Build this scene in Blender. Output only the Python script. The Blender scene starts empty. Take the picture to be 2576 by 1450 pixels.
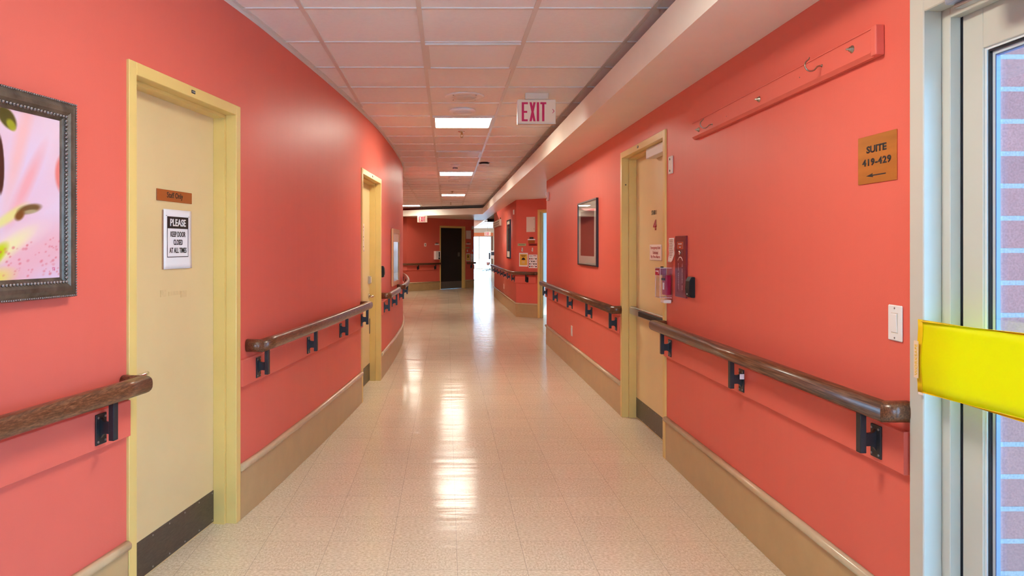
import bpy, bmesh, math, random
from mathutils import Vector, Matrix
random.seed(7)
PI = math.pi
C = bpy.context.scene.collection
SC = bpy.context.scene

# ------------------------------------------------------------------ camera, world, exposure
FPX, VX, HY, CH = 1780.0, 1123.0, 623.0, 1.41       # focal length (px of a 2576 wide frame), vanishing point, eye height
cam_d = bpy.data.cameras.new('camera'); cam = bpy.data.objects.new('camera', cam_d); C.objects.link(cam)
cam.location = (0, 0, CH); cam.rotation_euler = (PI/2, 0, 0)
cam_d.sensor_width = 36; cam_d.sensor_fit = 'HORIZONTAL'; cam_d.lens = 36*FPX/2576
cam_d.shift_x = (1288-VX)/2576; cam_d.shift_y = -(725-HY)/2576
cam_d.clip_start = .05; cam_d.clip_end = 300
SC.camera = cam
world = bpy.data.worlds.new('daylight'); SC.world = world; world.use_nodes = True
WN = world.node_tree.nodes; bgn = WN['Background']
bgn.inputs[0].default_value = (.38, .71, 1.06, 1); bgn.inputs[1].default_value = 11.0
sun_d = bpy.data.lights.new('sun', 'SUN'); sun = bpy.data.objects.new('sun', sun_d); C.objects.link(sun)
sun_d.energy = 10; sun_d.angle = .01; sun_d.color = (1, .97, .92)
sun.location = (8, 6, 12); sun.rotation_euler = Vector((-.55, -.42, -.74)).to_track_quat('-Z', 'Y').to_euler()
SC.view_settings.view_transform = 'Standard'; SC.view_settings.look = 'None'
SC.view_settings.gamma = 1; SC.view_settings.use_curve_mapping = False
SC.view_settings.exposure = 0.2
SC.cycles.max_bounces = 10; SC.cycles.diffuse_bounces = 6; SC.cycles.glossy_bounces = 4
SC.cycles.transparent_max_bounces = 12; SC.cycles.transmission_bounces = 6
SC.cycles.use_denoising = True; SC.cycles.sample_clamp_indirect = 8
TROFFER = 36.0     # radiance of the lit ceiling troffers
TROFFER_C = (1.0, .95, .80)

# ------------------------------------------------------------------ main dimensions (metres; Y runs down the corridor)
XR = 1.467          # right wall plane
CEIL = 2.66; SOF = CH+.973; LIPT = CH+1.153
LIPX = 1.075
FRH = 2.135

def yR(px, off=0.): return (XR-off)*FPX/(px-VX)                 # Y on the right wall plane seen at picture column px
def zat(py, Y): return CH-(py-HY)*Y/FPX
def solve(P, Q, px, off=0.):
    """distance t along line P->Q (plan) where the picture column px meets it; off = metres towards -normal side"""
    d = (Vector(Q)-Vector(P)).normalized(); r = (px-VX)/FPX
    n = Vector((d.y, -d.x))
    p = Vector(P)+n*off
    return (r*p.y-p.x)/(d.x-r*d.y)

# ------------------------------------------------------------------ helpers
def new(): return bmesh.new()
def box(bm, x0, x1, y0, y1, z0, z1, bev=0, seg=1):
    vs = [bm.verts.new(p) for p in ((x0,y0,z0),(x1,y0,z0),(x1,y1,z0),(x0,y1,z0),(x0,y0,z1),(x1,y0,z1),(x1,y1,z1),(x0,y1,z1))]
    fs = [bm.faces.new([vs[i] for i in f]) for f in ((0,3,2,1),(4,5,6,7),(0,1,5,4),(1,2,6,5),(2,3,7,6),(3,0,4,7))]
    if bev:
        es = list({e for f in fs for e in f.edges})
        bmesh.ops.bevel(bm, geom=es, offset=bev, segments=seg, profile=.5, affect='EDGES')
    return bm
def cyl(bm, a, b, r, seg=16, r2=None):
    a = Vector(a); b = Vector(b); d = b-a; r2 = r if r2 is None else r2
    q = d.to_track_quat('Z', 'Y'); A = []; B = []
    for i in range(seg):
        t = 2*PI*i/seg; o = Vector((math.cos(t), math.sin(t), 0))
        A.append(bm.verts.new(a+q@(o*r))); B.append(bm.verts.new(b+q@(o*r2)))
    for i in range(seg):
        j = (i+1) % seg; f = bm.faces.new((A[i], A[j], B[j], B[i])); f.smooth = seg > 6
    bm.faces.new(A[::-1]); bm.faces.new(B)
    return bm
def lathe(bm, prof, origin=(0,0,0), axis='Z', seg=32):
    """prof: (radius, height) list; closed at ends if radius 0"""
    o = Vector(origin); rings = []
    def pt(r, h, t):
        c, s = math.cos(t)*r, math.sin(t)*r
        return o+Vector({'Z': (c,s,h), 'Y': (c,h,s), 'X': (h,c,s)}[axis])
    for r, h in prof:
        rings.append([bm.verts.new(pt(max(r,1e-5), h, 2*PI*i/seg)) for i in range(seg)])
    for A, B in zip(rings, rings[1:]):
        for i in range(seg):
            j = (i+1) % seg; f = bm.faces.new((A[i], A[j], B[j], B[i])); f.smooth = True
    bm.faces.new(rings[0][::-1]); bm.faces.new(rings[-1])
    bmesh.ops.recalc_face_normals(bm, faces=bm.faces)
    return bm
def sweep_rings(path, prof, z=None):
    """mitred sweep of prof [(side, up)] along a horizontal polyline path [(x,y)]; side>0 is to the right of travel"""
    P = [Vector(p[:2]) for p in path]; n = len(P); out = []
    for i, p in enumerate(P):
        d0 = (P[i]-P[i-1]).normalized() if i else (P[1]-P[0]).normalized()
        d1 = (P[i+1]-P[i]).normalized() if i < n-1 else d0
        r0 = Vector((d0.y, -d0.x)); r1 = Vector((d1.y, -d1.x)); m = (r0+r1).normalized(); k = 1/max(.3, m.dot(r0))
        zz = z if not callable(z) else z(i)
        out.append([Vector((p.x+m.x*s*k, p.y+m.y*s*k, zz+u)) for s, u in prof])
    return out
def skin(bm, rings, caps=True, smooth=True, closed=True):
    R = [[bm.verts.new(v) for v in r] for r in rings]; m = len(R[0])
    for A, B in zip(R, R[1:]):
        for i in range(m if closed else m-1):
            j = (i+1) % m; f = bm.faces.new((A[i], A[j], B[j], B[i])); f.smooth = smooth
    if caps and closed:
        bm.faces.new(R[0][::-1]); bm.faces.new(R[-1])
    return bm
def tube(bm, pts, r, seg=8):
    pts = [Vector(p) for p in pts]; rings = []; up = Vector((0.13,.21,.97)).normalized()
    for i, p in enumerate(pts):
        d = (pts[min(i+1,len(pts)-1)]-pts[max(i-1,0)]).normalized()
        a = d.cross(up).normalized(); b = a.cross(d)
        rr = r[i] if isinstance(r, (list,tuple)) else r
        rings.append([p+a*rr*math.cos(2*PI*k/seg)+b*rr*math.sin(2*PI*k/seg) for k in range(seg)])
    return skin(bm, rings)
def obj(name, bm, mat, parent=None, W=None, tags=None):
    if W is not None: bm.transform(W.inverted())
    bmesh.ops.recalc_face_normals(bm, faces=bm.faces)
    me = bpy.data.meshes.new(name); bm.to_mesh(me); bm.free()
    mats = mat if isinstance(mat, (list, tuple)) else [mat]
    for m in mats: me.materials.append(m)
    o = bpy.data.objects.new(name, me); C.objects.link(o)
    if parent: o.parent = parent
    if tags: tag(o, *tags)
    return o
def tag(o, label, cat=None, group=None, kind=None):
    if label: o['label'] = label
    if cat: o['category'] = cat
    if group: o['group'] = group
    if kind: o['kind'] = kind
    return o
def MX(x, y, z=0., rz=0.): return Matrix.Translation((x, y, z)) @ Matrix.Rotation(rz, 4, 'Z')
def thing(name, M, label, cat, group=None, kind=None):
    o = bpy.data.objects.new(name, None); C.objects.link(o); o.empty_display_size = .1
    o.matrix_world = M
    return tag(o, label, cat, group, kind)
def struct(name, bm, mat, label=None, parent=None):
    o = obj(name, bm, mat, parent); tag(o, label, None, None, 'structure'); return o
RZR, RZL = -PI/2, PI/2
def text_bm(body, w, h, cx=0, cz=0, y=0, bold=0., depth=.0006, space=1.0, rot=0., align='CENTER', line=1.0):
    """lettering fitted to a w x h box, standing in the local XZ plane and facing -Y"""
    cu = bpy.data.curves.new('t', 'FONT'); cu.body = body; cu.size = 1; cu.align_x = align; cu.offset = bold; cu.space_character = space
    cu.space_line = line; cu.resolution_u = 3; cu.extrude = 0
    ob = bpy.data.objects.new('t', cu); C.objects.link(ob)
    dg = bpy.context.evaluated_depsgraph_get(); me = bpy.data.meshes.new_from_object(ob.evaluated_get(dg))
    bm = new(); bm.from_mesh(me)
    bpy.data.objects.remove(ob); bpy.data.curves.remove(cu); bpy.data.meshes.remove(me)
    xs = [v.co.x for v in bm.verts]; ys = [v.co.y for v in bm.verts]
    sx = w/(max(xs)-min(xs)); sy = h/(max(ys)-min(ys)); mx = (max(xs)+min(xs))/2; my = (max(ys)+min(ys))/2
    cr, sr = math.cos(rot), math.sin(rot)
    for v in bm.verts:
        a = (v.co.x-mx)*sx; b = (v.co.y-my)*sy
        v.co = Vector((cx+a*cr-b*sr, y, cz+a*sr+b*cr))
    r = bmesh.ops.extrude_face_region(bm, geom=list(bm.faces))
    for v in [g for g in r['geom'] if isinstance(g, bmesh.types.BMVert)]: v.co.y -= depth
    return bm

# ------------------------------------------------------------------ materials
def mat(name, col, rough=.5, metal=0., spec=.5, bump=0., bscale=200., var=0., vscale=4., coat=0., stretch=None, emis=None, estr=0., trans=0., rvar=0.):
    m = bpy.data.materials.new(name); m.use_nodes = True; N = m.node_tree.nodes; L = m.node_tree.links; b = N['Principled BSDF']
    b.inputs['Base Color'].default_value = (*col, 1); b.inputs['Roughness'].default_value = rough; b.inputs['Metallic'].default_value = metal
    b.inputs['Specular IOR Level'].default_value = spec; b.inputs['Coat Weight'].default_value = coat; b.inputs['Coat Roughness'].default_value = .15
    if emis: b.inputs['Emission Color'].default_value = (*emis, 1); b.inputs['Emission Strength'].default_value = estr
    if bump or var or rvar:
        tc = N.new('ShaderNodeNewGeometry'); mp = N.new('ShaderNodeMapping'); L.new(tc.outputs['Position'], mp.inputs[0])
        if stretch: mp.inputs['Scale'].default_value = stretch
    if var:
        nz = N.new('ShaderNodeTexNoise'); nz.inputs['Scale'].default_value = vscale; nz.inputs['Detail'].default_value = 5; L.new(mp.outputs[0], nz.inputs[0])
        mr = N.new('ShaderNodeMapRange'); mr.inputs[1].default_value = .3; mr.inputs[2].default_value = .7; mr.inputs[3].default_value = 1-var; mr.inputs[4].default_value = 1+var
        L.new(nz.outputs[0], mr.inputs[0]); vm = N.new('ShaderNodeVectorMath'); vm.operation = 'SCALE'; vm.inputs[0].default_value = col; L.new(mr.outputs[0], vm.inputs['Scale'])
        L.new(vm.outputs[0], b.inputs['Base Color'])
    if bump:
        n2 = N.new('ShaderNodeTexNoise'); n2.inputs['Scale'].default_value = bscale; n2.inputs['Detail'].default_value = 3; L.new(mp.outputs[0], n2.inputs[0])
        bp = N.new('ShaderNodeBump'); bp.inputs['Strength'].default_value = bump; bp.inputs['Distance'].default_value = .002
        L.new(n2.outputs[0], bp.inputs['Height']); L.new(bp.outputs[0], b.inputs['Normal'])
    return m
M = {}
def wall_mat(name, col):
    m = mat(name, col, .44, spec=.35, bump=.12, bscale=260, var=.025, vscale=1.6)
    N = m.node_tree.nodes; L = m.node_tree.links; b = N['Principled BSDF']
    # roller marks: broad vertical waves in the paint film, plus the fine orange peel
    g = N.new('ShaderNodeNewGeometry'); mp = N.new('ShaderNodeMapping'); mp.inputs['Scale'].default_value = (5, 5, .35); L.new(g.outputs['Position'], mp.inputs[0])
    nz = N.new('ShaderNodeTexNoise'); nz.inputs['Scale'].default_value = 1.6; nz.inputs['Detail'].default_value = 2; L.new(mp.outputs[0], nz.inputs[0])
    bp = N.new('ShaderNodeBump'); bp.inputs['Strength'].default_value = .25; bp.inputs['Distance'].default_value = .006
    old = b.inputs['Normal'].links[0].from_node
    L.new(nz.outputs[0], bp.inputs['Height']); L.new(old.outputs[0], bp.inputs['Normal']); L.new(bp.outputs[0], b.inputs['Normal'])
    return m
M['wall'] = wall_mat('coral_paint', (.715, .138, .10))
M['cream'] = mat('cream_paint', (.74, .66, .52), .45, var=.02)
M['lip'] = mat('soffit_paint', (.93, .90, .80), .38, var=.02)
M['frame'] = mat('yellow_frame_paint', (.76, .56, .19), .30, bump=.06, bscale=90, var=.03, vscale=6)
M['leaf'] = mat('yellow_leaf_paint', (.74, .58, .30), .38, bump=.05, bscale=70, var=.035, vscale=3)
M['base'] = mat('tan_baseboard', (.50, .345, .165), .33, bump=.08, bscale=40, var=.05, vscale=8)
M['cap'] = mat('tan_cap', (.56, .42, .25), .22, bump=.08, bscale=40, var=.05, vscale=10)
M['kick'] = mat('dark_kick_plate', (.085, .065, .05), .34, .3, bump=.1, bscale=60, var=.2, vscale=30, stretch=(1,1,4))
M['bracket'] = mat('black_bracket_steel', (.022, .026, .032), .35, .2, var=.2, vscale=30)
M['screw'] = mat('steel_screw', (.35, .35, .36), .3, .9)
M['chrome'] = mat('chrome', (.75, .74, .72), .16, 1.)
M['brass'] = mat('antique_brass', (.42, .30, .14), .3, 1.)
M['alu'] = mat('brushed_aluminium', (.48, .46, .42), .35, .9)
M['black'] = mat('black_plastic', (.012, .012, .013), .55, spec=.25)
M['white'] = mat('white_plastic', (.80, .80, .78), .35)
M['offwhite'] = mat('off_white_plastic', (.74, .68, .58), .4)
M['ceilwhite'] = mat('ceiling_device_white', (.93,.92,.91), .42)
M['paper'] = mat('paper', (.86, .86, .88), .6)
M['pinkpaper'] = mat('pinkish_paper', (.85, .72, .66), .6)
M['ink'] = mat('black_ink', (.015, .012, .015), .6)
M['redink'] = mat('red_ink', (.42, .03, .035), .6)
M['exitred'] = mat('exit_magenta_red', (.62, .0, .10), .45)
M['exitface'] = mat('exit_sign_face', (.80, .66, .52), .4, emis=(1,.85,.7), estr=.06)
M['brown_sign'] = mat('brown_sign', (.36, .095, .02), .35)
M['gold'] = mat('brushed_gold', (.62, .33, .07), .30, .75, var=.12, vscale=3, stretch=(1,1,8))
M['maroon'] = mat('maroon_panel', (.17, .008, .014), .3)
M['alarmred'] = mat('alarm_red', (.36, .004, .05), .3)
M['darkframe'] = mat('black_picture_frame', (.012,.012,.012), .3)
M['mat'] = mat('picture_mat', (.74, .72, .60), .5)
M['darkleaf'] = mat('charcoal_leaf', (.012, .012, .013), .6)
M['greykick'] = mat('grey_kick', (.12, .11, .10), .5)
M['doorframe_alu'] = mat('cream_door_frame', (.56, .565, .50), .24, var=.02)
M['gasket'] = mat('black_gasket', (.01,.012,.02), .4)
M['bead'] = mat('glazing_bead', (.72,.78,.80), .3)
M['hook'] = mat('hook_steel', (.40, .35, .28), .28, 1.)
M['green_sign'] = mat('green_sign', (.42,.46,.24), .5)
M['red_sign'] = mat('red_sign', (.35,.02,.02), .5)
M['poster'] = mat('poster_amber', (.78,.46,.06), .5)
M['bluegrey'] = mat('blue_grey', (.05,.06,.09), .6, spec=.2)
M['concrete'] = mat('concrete', (.72,.71,.69), .9, var=.1)
M['bag'] = mat('basket_pink', (.5,.3,.3), .5)

def wood():
    m = mat('walnut_rail', (.1,.04,.02), .30, coat=.25); N = m.node_tree.nodes; L = m.node_tree.links; b = N['Principled BSDF']
    g = N.new('ShaderNodeNewGeometry'); mp = N.new('ShaderNodeMapping'); mp.inputs['Scale'].default_value = (110, 4, 110); L.new(g.outputs['Position'], mp.inputs[0])
    nz = N.new('ShaderNodeTexNoise'); nz.inputs['Scale'].default_value = 1.6; nz.inputs['Detail'].default_value = 8; nz.inputs['Roughness'].default_value = .65; L.new(mp.outputs[0], nz.inputs[0])
    cr = N.new('ShaderNodeValToRGB'); L.new(nz.outputs[0], cr.inputs[0])
    e = cr.color_ramp.elements; e[0].position = .32; e[0].color = (.045,.014,.006,1); e[1].position = .72; e[1].color = (.30,.135,.065,1)
    x = cr.color_ramp.elements.new(.5); x.color = (.135,.05,.022,1)
    L.new(cr.outputs[0], b.inputs['Base Color'])
    bp = N.new('ShaderNodeBump'); bp.inputs['Strength'].default_value = .15; bp.inputs['Distance'].default_value = .001; L.new(nz.outputs[0], bp.inputs['Height']); L.new(bp.outputs[0], b.inputs['Normal'])
    return m
M['wood'] = wood()

def math_node(N, L, op, a, b=None, c=None):
    n = N.new('ShaderNodeMath'); n.operation = op
    for i, v in enumerate((a, b, c)):
        if v is None: continue
        if isinstance(v, (int, float)): n.inputs[i].default_value = v
        else: L.new(v, n.inputs[i])
    return n.outputs[0]
def floor_mat():
    m = bpy.data.materials.new('vinyl_tile'); m.use_nodes = True; N = m.node_tree.nodes; L = m.node_tree.links; b = N['Principled BSDF']
    g = N.new('ShaderNodeNewGeometry'); s = N.new('ShaderNodeSeparateXYZ'); L.new(g.outputs['Position'], s.inputs[0])
    T = .305
    ux = math_node(N,L,'DIVIDE', math_node(N,L,'SUBTRACT', s.outputs[0], .048), T); uy = math_node(N,L,'DIVIDE', math_node(N,L,'SUBTRACT', s.outputs[1], 3.396), T)
    def edge(u): return math_node(N,L,'ABSOLUTE', math_node(N,L,'SUBTRACT', math_node(N,L,'FRACT', math_node(N,L,'ADD', u, 100.)), .5))
    mx = math_node(N,L,'MAXIMUM', edge(ux), edge(uy)); seam = math_node(N,L,'GREATER_THAN', mx, .4965)
    cb = N.new('ShaderNodeCombineXYZ'); L.new(math_node(N,L,'FLOOR', ux), cb.inputs[0]); L.new(math_node(N,L,'FLOOR', uy), cb.inputs[1])
    wn = N.new('ShaderNodeTexWhiteNoise'); wn.noise_dimensions = '3D'; L.new(cb.outputs[0], wn.inputs['Vector'])
    # flecks: streaky chips turned by 90 degrees from tile to tile
    rot = N.new('ShaderNodeVectorRotate'); rot.rotation_type = 'Z_AXIS'; L.new(g.outputs['Position'], rot.inputs['Vector'])
    par = math_node(N,L,'MODULO', math_node(N,L,'ADD', math_node(N,L,'ADD', math_node(N,L,'FLOOR', ux), math_node(N,L,'FLOOR', uy)), 200.), 2.)
    L.new(math_node(N,L,'MULTIPLY', par, PI/2), rot.inputs['Angle'])
    mp = N.new('ShaderNodeMapping'); mp.inputs['Scale'].default_value = (1, .55, 1); L.new(rot.outputs[0], mp.inputs[0])
    nz = N.new('ShaderNodeTexNoise'); nz.inputs['Scale'].default_value = 110; nz.inputs['Detail'].default_value = 4; nz.inputs['Roughness'].default_value = .7; L.new(mp.outputs[0], nz.inputs[0])
    cr = N.new('ShaderNodeValToRGB'); L.new(nz.outputs[0], cr.inputs[0])
    e = cr.color_ramp.elements; e[0].position = .36; e[0].color = (.58,.475,.32,1); e[1].position = .64; e[1].color = (.83,.74,.57,1)
    n3 = N.new('ShaderNodeTexNoise'); n3.inputs['Scale'].default_value = .9; n3.inputs['Detail'].default_value = 4; L.new(g.outputs['Position'], n3.inputs[0])
    mr = N.new('ShaderNodeMapRange'); mr.inputs[3].default_value = .93; mr.inputs[4].default_value = 1.07; L.new(n3.outputs[0], mr.inputs[0])
    mr2 = N.new('ShaderNodeMapRange'); mr2.inputs[3].default_value = .975; mr2.inputs[4].default_value = 1.025; L.new(wn.outputs[0], mr2.inputs[0])
    k = math_node(N,L,'MULTIPLY', mr.outputs[0], mr2.outputs[0]); k = math_node(N,L,'MULTIPLY', k, math_node(N,L,'SUBTRACT', 1., math_node(N,L,'MULTIPLY', seam, .38)))
    vm = N.new('ShaderNodeVectorMath'); vm.operation = 'SCALE'; L.new(cr.outputs[0], vm.inputs[0]); L.new(k, vm.inputs['Scale']); L.new(vm.outputs[0], b.inputs['Base Color'])
    b.inputs['Specular IOR Level'].default_value = .28
    n4 = N.new('ShaderNodeTexNoise'); n4.inputs['Scale'].default_value = 2.2; n4.inputs['Detail'].default_value = 3; L.new(g.outputs['Position'], n4.inputs[0])
    r = N.new('ShaderNodeMapRange'); r.inputs[3].default_value = .10; r.inputs[4].default_value = .22; L.new(n4.outputs[0], r.inputs[0]); L.new(r.outputs[0], b.inputs['Roughness'])
    # each tile lies at a slightly different tilt, with a soft waviness
    n5 = N.new('ShaderNodeTexNoise'); n5.inputs['Scale'].default_value = 1.; n5.inputs['Detail'].default_value = 3; mq = N.new('ShaderNodeMapping'); mq.inputs['Scale'].default_value = (2.2, 9, 1); L.new(g.outputs['Position'], mq.inputs[0]); L.new(mq.outputs[0], n5.inputs[0])
    bp = N.new('ShaderNodeBump'); bp.inputs['Strength'].default_value = .5; bp.inputs['Distance'].default_value = .006; L.new(n5.outputs[0], bp.inputs['Height']); L.new(bp.outputs[0], b.inputs['Normal'])
    return m
M['floor'] = floor_mat()
M['tile'] = mat('ceiling_tile', (.94, .95, .95), .85, spec=.2, bump=.35, bscale=340, var=.02, vscale=40)
M['grid'] = mat('ceiling_grid_paint', (.74, .71, .68), .35)
def emit(name, col, s):
    m = bpy.data.materials.new(name); m.use_nodes = True; N = m.node_tree.nodes; N.remove(N['Principled BSDF'])
    e = N.new('ShaderNodeEmission'); e.inputs[0].default_value = (*col,1); e.inputs[1].default_value = s
    m.node_tree.links.new(e.outputs[0], N['Material Output'].inputs[0]); return m
M['lit'] = emit('lit_diffuser', TROFFER_C, TROFFER)
M['litcool'] = emit('lit_diffuser_cool', (.9,.95,1.), 4)
M['unlit'] = mat('unlit_diffuser', (.92,.92,.92), .38, spec=.5)
def glass(name, tint=(1,1,1), refl=1.0, rough=.0):
    m = bpy.data.materials.new(name); m.use_nodes = True; N = m.node_tree.nodes; L = m.node_tree.links; N.remove(N['Principled BSDF'])
    t = N.new('ShaderNodeBsdfTransparent'); t.inputs[0].default_value = (*tint,1); g = N.new('ShaderNodeBsdfGlossy'); g.inputs['Roughness'].default_value = rough
    f = N.new('ShaderNodeFresnel'); x = N.new('ShaderNodeMixShader')
    ge = N.new('ShaderNodeNewGeometry'); L.new(math_node(N,L,'MULTIPLY_ADD', ge.outputs['Backfacing'], 1/1.5-1.5, 1.5), f.inputs[0])   # a thin pane: no total reflection on the way out
    L.new(math_node(N,L,'MULTIPLY', f.outputs[0], refl), x.inputs[0]); L.new(t.outputs[0], x.inputs[1]); L.new(g.outputs[0], x.inputs[2]); L.new(x.outputs[0], N['Material Output'].inputs[0]); return m
M['glass'] = glass('clear_glass', (.95,.98,1.))
M['acrylic'] = glass('clear_acrylic', (.97,.95,.95), .6, .05)
M['mirror'] = mat('dark_reflective_glass', (.05,.05,.05), .02, spec=1.)
M['mirror'].node_tree.nodes['Principled BSDF'].inputs['IOR'].default_value = 2.2
def yellow_vinyl():
    m = bpy.data.materials.new('yellow_vinyl'); m.use_nodes = True; N = m.node_tree.nodes; L = m.node_tree.links; b = N['Principled BSDF']
    b.inputs['Base Color'].default_value = (.86,.74,.0,1); b.inputs['Roughness'].default_value = .4
    t = N.new('ShaderNodeBsdfTranslucent'); t.inputs[0].default_value = (.92,.95,.0,1); x = N.new('ShaderNodeMixShader'); x.inputs[0].default_value = .30
    L.new(b.outputs[0], x.inputs[1]); L.new(t.outputs[0], x.inputs[2]); L.new(x.outputs[0], N['Material Output'].inputs[0]); return m
M['vinyl'] = yellow_vinyl()
M['hem'] = mat('yellow_hem', (.80,.52,.0), .45)
def brick_mat():
    m = bpy.data.materials.new('red_brick'); m.use_nodes = True; N = m.node_tree.nodes; L = m.node_tree.links; b = N['Principled BSDF']
    g = N.new('ShaderNodeNewGeometry'); s = N.new('ShaderNodeSeparateXYZ'); L.new(g.outputs['Position'], s.inputs[0]); cb = N.new('ShaderNodeCombineXYZ')
    L.new(s.outputs[0], cb.inputs[0]); L.new(math_node(N,L,'ADD', s.outputs[2], .022), cb.inputs[1])
    t = N.new('ShaderNodeTexBrick'); L.new(cb.outputs[0], t.inputs[0]); t.inputs['Scale'].default_value = 1.; t.inputs['Brick Width'].default_value = .305; t.inputs['Row Height'].default_value = .1016
    t.inputs['Mortar Size'].default_value = .008; t.inputs['Mortar Smooth'].default_value = .1; t.inputs['Color1'].default_value = (.24,.10,.085,1); t.inputs['Color2'].default_value = (.20,.085,.075,1); t.inputs['Mortar'].default_value = (.19,.19,.19,1)
    nz = N.new('ShaderNodeTexNoise'); nz.inputs['Scale'].default_value = 160; nz.inputs['Detail'].default_value = 4; L.new(g.outputs['Position'], nz.inputs[0])
    mr = N.new('ShaderNodeMapRange'); mr.inputs[1].default_value=.3; mr.inputs[2].default_value=.7; mr.inputs[3].default_value = .75; mr.inputs[4].default_value = 1.2; L.new(nz.outputs[0], mr.inputs[0])
    vm = N.new('ShaderNodeVectorMath'); vm.operation = 'SCALE'; L.new(t.outputs[0], vm.inputs[0]); L.new(mr.outputs[0], vm.inputs['Scale']); L.new(vm.outputs[0], b.inputs['Base Color'])
    b.inputs['Roughness'].default_value = .9
    bp = N.new('ShaderNodeBump'); bp.inputs['Strength'].default_value = .6; bp.inputs['Distance'].default_value = .004; bp.invert = True
    L.new(t.outputs['Fac'], bp.inputs['Height']); L.new(bp.outputs[0], b.inputs['Normal']); return m
M['brick'] = brick_mat()

# ------------------------------------------------------------------ wall plans
def catmull(pts, step=.12):
    out = []; P = [Vector(p) for p in pts]
    for i in range(1, len(P)-2):
        a,b,c,d = P[i-1:i+3]; n = max(1, int((c-b).length/step))
        for k in range(n):
            t = k/n; out.append(.5*((2*b)+(-a+c)*t+(2*a-5*b+4*c-d)*t*t+(-a+3*b-3*c+d)*t**3))
    out.append(P[-2]); return out
LP = [(-4.9,-8),(-3.70,-6),(-2.62,-3),(-2.03,-1),(-1.58,1.05),(-1.353,2.12),(-1.228,2.72),(-1.06,3.75),(-.995,4.26),(-.925,4.86),(-.865,5.44),(-.808,6.03),(-.757,6.65),(-.714,7.3),(-.688,7.92),(-.664,8.7),
      (-.653,9.5),(-.652,10.2),(-.672,10.9),(-.722,11.7),(-.79,12.5),(-.92,13.6),(-1.16,15),(-1.68,17),(-2.4,19),(-3.6,21),(-5.1,22.28),(-6.6,23.2)]
LW = catmull(LP)
class Line:
    """a plan polyline with arc length; right-of-travel is `n`"""
    def __init__(s, pts):
        s.P = [Vector(p) for p in pts]; s.S = [0.]
        for a, b in zip(s.P, s.P[1:]): s.S.append(s.S[-1]+(b-a).length)
    def at(s, t):
        t = min(max(t, 0), s.S[-1])
        for i in range(len(s.S)-1):
            if t <= s.S[i+1]+1e-9:
                k = (t-s.S[i])/(s.S[i+1]-s.S[i]); d = (s.P[i+1]-s.P[i]).normalized(); return s.P[i].lerp(s.P[i+1], k), d
    def col(s, px, ymin=0.5):
        """arc length where the view ray of picture column px meets the line"""
        r = (px-VX)/FPX
        for i in range(len(s.S)-1):
            a, b = s.P[i], s.P[i+1]; fa = a.x-r*a.y; fb = b.x-r*b.y
            if b.y > ymin and fa*fb <= 0 and abs(fa-fb) > 1e-9: return s.S[i]+(s.S[i+1]-s.S[i])*fa/(fa-fb)
    def sub(s, t0, t1):
        pts = [s.at(t0)[0]]+[p for p, q in zip(s.P, s.S) if t0+.01 < q < t1-.01]+[s.at(t1)[0]]
        return pts
    def offset(s, t0, t1, d):
        """sub polyline shifted d metres to the right of travel"""
        pts = s.sub(t0, t1); out = []
        for i, p in enumerate(pts):
            dd = (pts[min(i+1,len(pts)-1)]-pts[max(i-1,0)]).normalized(); out.append(p+Vector((dd.y,-dd.x))*d)
        return out
LWL = Line(LW)
def wallx(Y):
    for a, b in zip(LW, LW[1:]):
        if a.y <= Y <= b.y: return a.x+(b.x-a.x)*(Y-a.y)/(b.y-a.y)
    return -6
def wall_strip(name, line, mat, z0=0., z1=CEIL, openings=(), thick=.14, front=1, label=None, s0=0., s1=None):
    """front=1: the face is right of travel. thickness goes the other way. openings: (s0,s1,z0,z1)"""
    s1 = line.S[-1] if s1 is None else s1
    br = sorted({s0, s1} | {round(q,5) for q in line.S if s0 < q < s1} | {o[k] for o in openings for k in (0,1)})
    bm = new(); 
    def ring(s):
        p, d = line.at(s); n = Vector((d.y,-d.x))*front; return p, p-n*thick
    # average the normals at joints
    cache = {}
    for s in br:
        p, d0 = line.at(max(s-1e-4,s0)); _, d1 = line.at(min(s+1e-4,s1)); d = (d0+d1).normalized(); n = Vector((d.y,-d.x))*front; p = line.at(s)[0]
        k = 1/max(.4, n.dot(Vector((d0.y,-d0.x))*front)); cache[s] = (p, p-n*thick*k)
    def quad(a, b, c, d, sm=False):
        f = bm.faces.new([bm.verts.new(v) for v in (a,b,c,d)]); f.smooth = sm
    def v(p, z): return Vector((p.x,p.y,z))
    for a, b in zip(br, br[1:]):
        m = (a+b)/2; ops = sorted([(o[2],o[3]) for o in openings if o[0]-1e-6 <= m <= o[1]+1e-6]); z = z0; cells = []
        for lo, hi in ops:
            if lo > z: cells.append((z, lo))
            z = hi
        if z < z1: cells.append((z, z1))
        (A, A2), (B, B2) = cache[a], cache[b]
        for lo, hi in cells:
            quad(v(A,lo),v(B,lo),v(B,hi),v(A,hi),True); quad(v(A2,lo),v(B2,lo),v(B2,hi),v(A2,hi),True)
            quad(v(A,lo),v(B,lo),v(B2,lo),v(A2,lo)); quad(v(A,hi),v(B,hi),v(B2,hi),v(A2,hi))
    for s, lo, hi in [(s0,z0,z1),(s1,z0,z1)]+[(o[k],o[2],o[3]) for o in openings for k in (0,1)]:
        A, A2 = cache[min(br, key=lambda q: abs(q-s))]; quad(v(A,lo),v(A2,lo),v(A2,hi),v(A,hi))
    bmesh.ops.remove_doubles(bm, verts=bm.verts, dist=1e-5)
    # faces meeting at a sharp angle stay flat
    for e in bm.edges:
        if len(e.link_faces) != 2 or e.link_faces[0].normal.angle(e.link_faces[1].normal, 0) > .5: e.smooth = False
    bm.normal_update()
    for e in bm.edges:
        if len(e.link_faces) != 2 or abs(e.link_faces[0].normal.dot(e.link_faces[1].normal)) < .85: e.smooth = False
    return struct(name, bm, mat, label)

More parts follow.
